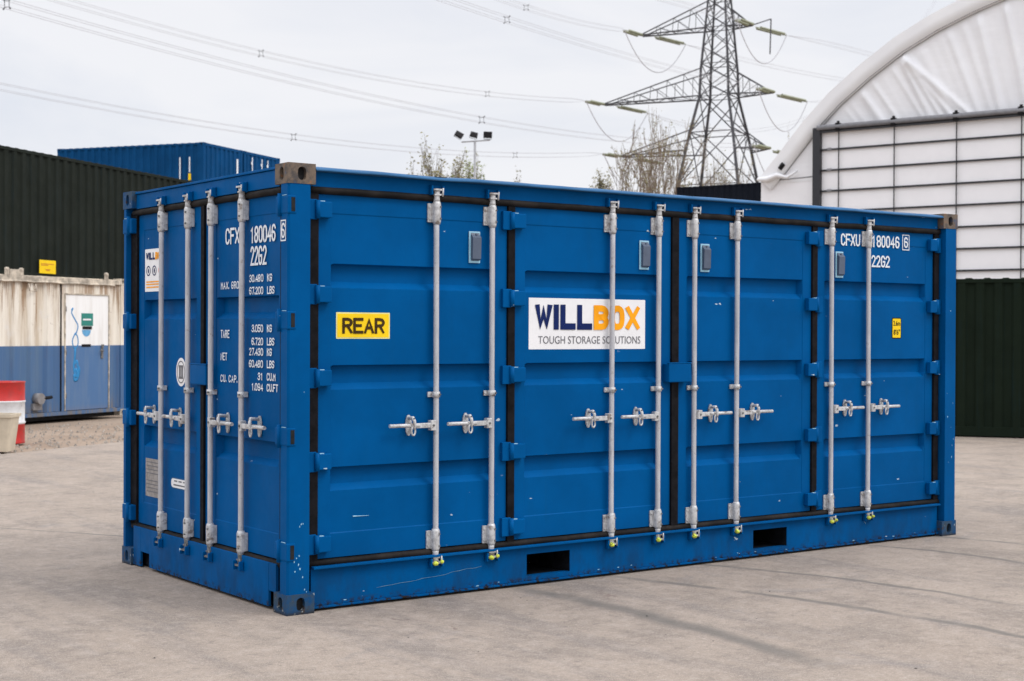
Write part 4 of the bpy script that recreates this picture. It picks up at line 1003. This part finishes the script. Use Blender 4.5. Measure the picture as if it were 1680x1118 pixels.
crossarm(36.0, 39.0, 8.3, -1, 'top_l'); crossarm(36.0, 38.3, 2.6, 1, 'top_r')
crossarm(28.3, 31.4, 12.6, -1, 'mid_l'); crossarm(28.3, 31.2, 4.6, 1, 'mid_r')
crossarm(22.1, 24.4, 9.2, -1, 'low_l'); crossarm(22.1, 24.4, 3.0, 1, 'low_r')
mb = MB(); tr = TIPS['top_r']; mb.tube([tr, tr+Vector((2.2, 0, .5))], .07, 4); mb.tube([tr+Vector((2.2, 0, .5)), tr+Vector((2.1, 0, -3.4))], .08, 4); mb.build('support_arm', M['lattice'], pyl)
prot = Matrix.Rotation(ang(*ax), 4, 'Z'); prot.translation = pc; pinv = prot.inverted()
inc = (lat*-54 + dp2*-87).normalized(); inc3 = Vector((inc.x, inc.y, -.02))
outg = (lat*.86 + dp2*.5).normalized(); out3 = Vector((outg.x, outg.y, -.10))
def loc_dir(v): return (pinv.to_3x3() @ v).normalized()
ENDS = {}
def string(a, dv_, L):
    mb = MB(); d = loc_dir(dv_); side = Vector((0, 0, 1)).cross(d).normalized()*.34; a2 = a + d*.5; n_ = 18
    for sgn in (-1, 1):
        pts = []; rs = []
        for i in range(n_):
            q = a2+side*sgn+d*(L*i/n_); pts += [q, q+d*(L/n_*.5)]; rs += [.17, .07]
        mb.tube(pts, rs, 7)
    mb.tube([a, a2+side], .04, 4); mb.tube([a, a2-side], .04, 4)
    e_ = a2+d*(L+.4)
    mb.tube([a2+side+d*L, e_], .04, 4); mb.tube([a2-side+d*L, e_], .04, 4)
    mb.build('insulator_string', M['insul'], pyl); return e_
for nm, tp in TIPS.items():
    big_ = tp
    e1 = string(tp, inc3, 3.4); st2 = tp + Vector(((1.6 if nm.endswith('_l') else .4), 0, -.25)); e2 = string(st2, out3, 3.6)
    ENDS[nm] = (prot @ e1, prot @ e2)
    mb = MB(); pts = []
    for i in range(17):
        t = i/16; q = e1.lerp(e2, t); q.z -= 4.0*(1-(2*t-1)**2) ; pts.append(q)
    mb.tube(pts, .05, 5); mb.build('jumper_loop', M['wire'], pyl)

# ================================================================== CABLES
def span(label, anchor, far_px, pix, spacers=(), group=None, ww=.0135):
    """A four-wire span: straight in plan from the anchor, sagging in height through the sighted points."""
    fx, fd = far_px; A = anchor; F = ground_at(fx, fd)
    ts, zs = [0.0], [A.z]
    da = (A-CAM).dot(dp2.to_3d()); 
    for px, py in pix:
        # intersect the vertical plane of the span with the sight line
        D = FWD + RIGHT*((px-840)/FPX) + UP*((559-py)/FPX)
        d2 = Vector((F.x-A.x, F.y-A.y)); nn = Vector((-d2.y, d2.x)); t = (Vector((A.x-CAM.x, A.y-CAM.y)).dot(nn))/(Vector((D.x, D.y)).dot(nn))
        P = CAM+D*t; ts.append((Vector((P.x-A.x, P.y-A.y)).dot(d2))/d2.length_squared); zs.append(P.z)
    # least squares quadratic with the anchor fixed
    S11 = sum(t*t for t in ts); S12 = sum(t**3 for t in ts); S22 = sum(t**4 for t in ts)
    b1 = sum(t*(z-A.z) for t, z in zip(ts, zs)); b2 = sum(t*t*(z-A.z) for t, z in zip(ts, zs)); det = S11*S22-S12*S12
    if abs(det) < 1e-9 or len(pix) < 2: k1 = b1/S11; k2 = 0
    else: k1 = (b1*S22-b2*S12)/det; k2 = (S11*b2-S12*b1)/det
    f = lambda t: Vector((A.x+(F.x-A.x)*t, A.y+(F.y-A.y)*t, A.z+k1*t+k2*t*t))
    th = thing('power_cable', label, 'power cable', A, 0, group or 'overhead power cables')
    side = Vector((-(F.y-A.y), F.x-A.x, 0)).normalized()*.21
    offs = [side*a+Vector((0, 0, .21*b)) for a in (-1, 1) for b in (-1, 1)]
    for o_ in offs:
        mb = MB(); mb.tube([f(t/40)+o_*min(1, t/1.5)-A for t in range(41)], ww, 4); mb.build('wire', M['wire'], th)
    for px in spacers:
        best = min((i/400 for i in range(401)), key=lambda t: abs(((f(t)-CAM).dot(RIGHT)/(f(t)-CAM).dot(FWD))*FPX+840-px)); c_ = f(best)-A
        mb = MB(); q = [offs[0], offs[1], offs[3], offs[2]]
        mb.tube([c_+v_*.85 for v_ in q], .024, 4, closed=True)
        for v_ in q: mb.tube([c_+v_*.8, c_+v_*1.3], [.03, .05], 5)
        mb.build('spacer', M['lattice'], th)
span('four wire cable with a spacer in the top left corner, sagging towards the pylon', ENDS['low_r'][0], (-140, 74), [(8, 8), (400, 110), (791, 195), (1000, 230)], (8, 791))
span('four wire cable running above the bold one to the middle left pylon arm', ENDS['mid_l'][0], (60, 104), [(93, 0), (428, 85), (800, 157)], (428, 800))
span('lowest four wire cable crossing from the left edge to the lowest left pylon arm', ENDS['low_l'][0], (-60, 95), [(0, 144), (482, 222), (845, 258)], (482, 845))
span('faint cable entering at the top edge and running to the middle right pylon arm', ENDS['mid_r'][0], (690, 104), [(732, 0), (832, 31), (1000, 85)], (832,))
span('faint cable near the top edge ending at the top left pylon arm', ENDS['top_l'][0], (760, 130), [(815, -6), (863, 15), (1000, 44)], (863,))
span('short faint cable at the top edge reaching the top right pylon arm', ENDS['top_r'][0], (1020, 130), [(1093, 0), (1150, 16)])
for nm, px2, d2, pix in (('top_l', 1900, 330, [(1240, 103), (1388, 132)]), ('top_r', 2100, 330, [(1340, 68), (1430, 90)]), ('mid_r', 1900, 330, [(1340, 166), (1400, 178)]), ('mid_l', 1800, 330, [(1100, 199), (1220, 216)]),
                      ('low_r', 1900, 330, [(1330, 262)]), ('low_l', 1800, 330, [(1100, 274)])):
    span({'top_l': 'outgoing cable from the top left arm passing behind the pylon to the tent', 'top_r': 'outgoing cable from the top right arm descending to the tent roof', 'mid_r': 'short outgoing cable from the middle right arm to the tent roof',
          'mid_l': 'outgoing cable from the middle left arm passing behind the pylon legs', 'low_r': 'outgoing cable from the lowest right arm going behind the tent', 'low_l': 'outgoing cable from the lowest left arm behind the bare branches'}[nm], ENDS[nm][1], (px2, d2), pix)

# ================================================================== FLOODLIGHT MAST
mp_ = ground_at(778, 80)
mast = thing('floodlight_mast', 'grey floodlight mast with three lamps above the container', 'floodlight', mp_, ang(lat.x, lat.y))
mz = 11.75
mb = MB(); mb.tube([(0, 0, 0), (0, 0, 6), (0, 0, mz)], [.12, .09, .06], 10); mb.build('pole', flat('grey_mast_steel', (.30, .30, .31), .5), mast)
mb = MB(); mb.tube([(-.72, 0, mz-.05), (.80, 0, mz+.06)], .035, 8); mb.build('crossbar', flat('grey_bar_steel', (.30, .30, .31), .5), mast)
for x, tilt, roll_, s in ((-.85, .5, .5, 1), (-.06, .7, .25, .9), (.68, 1.25, .04, 1.05)):
    mb = MB(); mb.box(-.22*s, .22*s, -.06, .06, -.16*s, .16*s, .02); mb.box(-.18*s, .18*s, -.067, -.061, -.12*s, .12*s)
    mb.tube([(-.2, 0, -.05), (-.2, .0, -.24), (.2, .0, -.24), (.2, 0, -.05)], .015, 5)
    M4 = Matrix.Translation((x, 0, mz+.34)) @ Matrix.Rotation(roll_, 4, 'Y') @ Matrix.Rotation(-.6*(1.4-tilt), 4, 'X')
    mb.build('floodlight', M['black'], mast, M4)

# ================================================================== TREES
def tree(label, base, H, seed, spread=.5, leaf=None, barkc=(.12, .095, .07), stems=3, depth=5, leafn=0, group='bare trees behind the containers', thick=.16, rad=2.0):
    rnd = random.Random(seed); t = thing('tree', label, 'tree', base, 0, group); bark = flat('bark_grey_brown', barkc, .85, var=.25, scale=2)
    tr_, cr = MB(), MB(); tips = []
    def branch(p, d, L, r, lv):
        n_ = 3; pts = [p]; q = p.copy(); dd = d.copy()
        for i in range(n_):
            dd = (dd + Vector((rnd.uniform(-1, 1), rnd.uniform(-1, 1), rnd.uniform(-.3, .7)))*.16).normalized(); q = q+dd*(L/n_); pts.append(q.copy())
        rs = [r*(1-.4*i/n_) for i in range(n_+1)]
        (tr_ if lv < 2 else cr).tube(pts, rs, 5 if lv < 2 else 3, cap=False)
        if lv >= depth: tips.append((pts[-1], dd)); return
        nb_ = rnd.choice((2, 3, 3)) if lv < depth-1 else 3
        for k in range(nb_):
            s = rnd.uniform(.45, 1) if k else 1; pp_ = pts[0].lerp(pts[-1], s) if k else pts[-1]
            nd = (dd + Vector((rnd.gauss(0, 1), rnd.gauss(0, 1), rnd.gauss(.1, .5)))*spread*(1.15 if k else .5)).normalized()
            nd.z = max(nd.z, -.05)
            branch(pp_, nd, L*rnd.uniform(.62, .82), max(r*.60, .026), lv+1)
        if lv >= 3: tips.append((pts[-1], dd))
    for s in range(stems):
        a = rnd.uniform(0, 6.28); d = Vector((math.cos(a)*.3, math.sin(a)*.3, 1)).normalized(); branch(Vector((math.cos(a)*.15, math.sin(a)*.15, 0)), d, H*.30, thick, 0)
    vv = [v for mb_ in (tr_, cr) for v in mb_.bm.verts]; zs_ = sorted(v.co.z for v in vv); top = zs_[int(len(zs_)*.996)]
    hi = sorted(math.hypot(v.co.x, v.co.y) for v in vv if v.co.z > top*.6); rr_ = hi[int(len(hi)*.93)]
    kx = rad/rr_; kz = H/top
    def fit(p):
        r_ = math.hypot(p.x, p.y)*kx; q = kx*(1 if r_ < rad else (rad+(r_-rad)*.35)/r_); return Vector((p.x*q, p.y*q, p.z*kz))
    for v in vv: v.co = fit(v.co)
    tips = [(fit(p), d) for p, d in tips]
    tr_.build('trunk', bark, t); cr.build('twigs', bark, t)
    if leafn:
        lb = MB(); 
        for i in range(leafn):
            p, d = rnd.choice(tips); p = p + Vector((rnd.gauss(0, .12), rnd.gauss(0, .12), rnd.gauss(0, .12)))
            a = Vector((rnd.uniform(-1, 1), rnd.uniform(-1, 1), rnd.uniform(-1, 1))).normalized()*rnd.uniform(.06, .13); b = a.orthogonal().normalized()*rnd.uniform(.04, .09)
            lb.poly([p+a, p+b, p-a, p-b])
        lb.build('crown', leaf, t, norm=False)
    return t
budm = flat('spring_buds', (.15, .13, .05), .7, var=.5, scale=1.2); grl = flat('fresh_green_leaves', (.17, .20, .04), .7, var=.5, scale=1.2)
def T_(px, d): return ground_at(px, d)
tree('budding tree left of the floodlight mast', T_(732, 90), 12.4, 5, .45, budm, leafn=2600, barkc=(.17, .14, .11), thick=.11, stems=8, rad=2.2)
tree('small leafing tree just at the foot of the floodlight mast', T_(774, 92), 11.9, 14, .40, grl, leafn=3000, barkc=(.16, .13, .09), thick=.10, stems=5, rad=1.15)
tree('tall bare tree in front of the pylon leg', T_(1094, 112), 17.6, 21, .42, budm, leafn=900, barkc=(.20, .15, .10), stems=4, thick=.20, rad=4.6)
tree('bare forked tree left of the pylon', T_(1026, 108), 16.0, 34, .40, budm, leafn=900, barkc=(.20, .15, .11), stems=3, thick=.17, rad=4.4)
tree('bare tree seen through the pylon legs', T_(1186, 118), 16.2, 45, .45, budm, leafn=500, barkc=(.24, .20, .16), stems=3, thick=.14, rad=2.2)
tree('small dark treetop just over the container left of the bare trees', T_(982, 104), 12.5, 54, .40, budm, leafn=1500, barkc=(.08, .065, .05), thick=.12, rad=.9)
tree('tiny twig tips over the container right of the floodlight mast', T_(845, 100), 11.9, 61, .40, budm, leafn=400, barkc=(.14, .11, .08), thick=.10, rad=.45)
tree('pale bare treetop behind the tent eave', T_(1308, 112), 16.9, 77, .42, budm, leafn=200, barkc=(.34, .31, .28), thick=.12, rad=1.5)
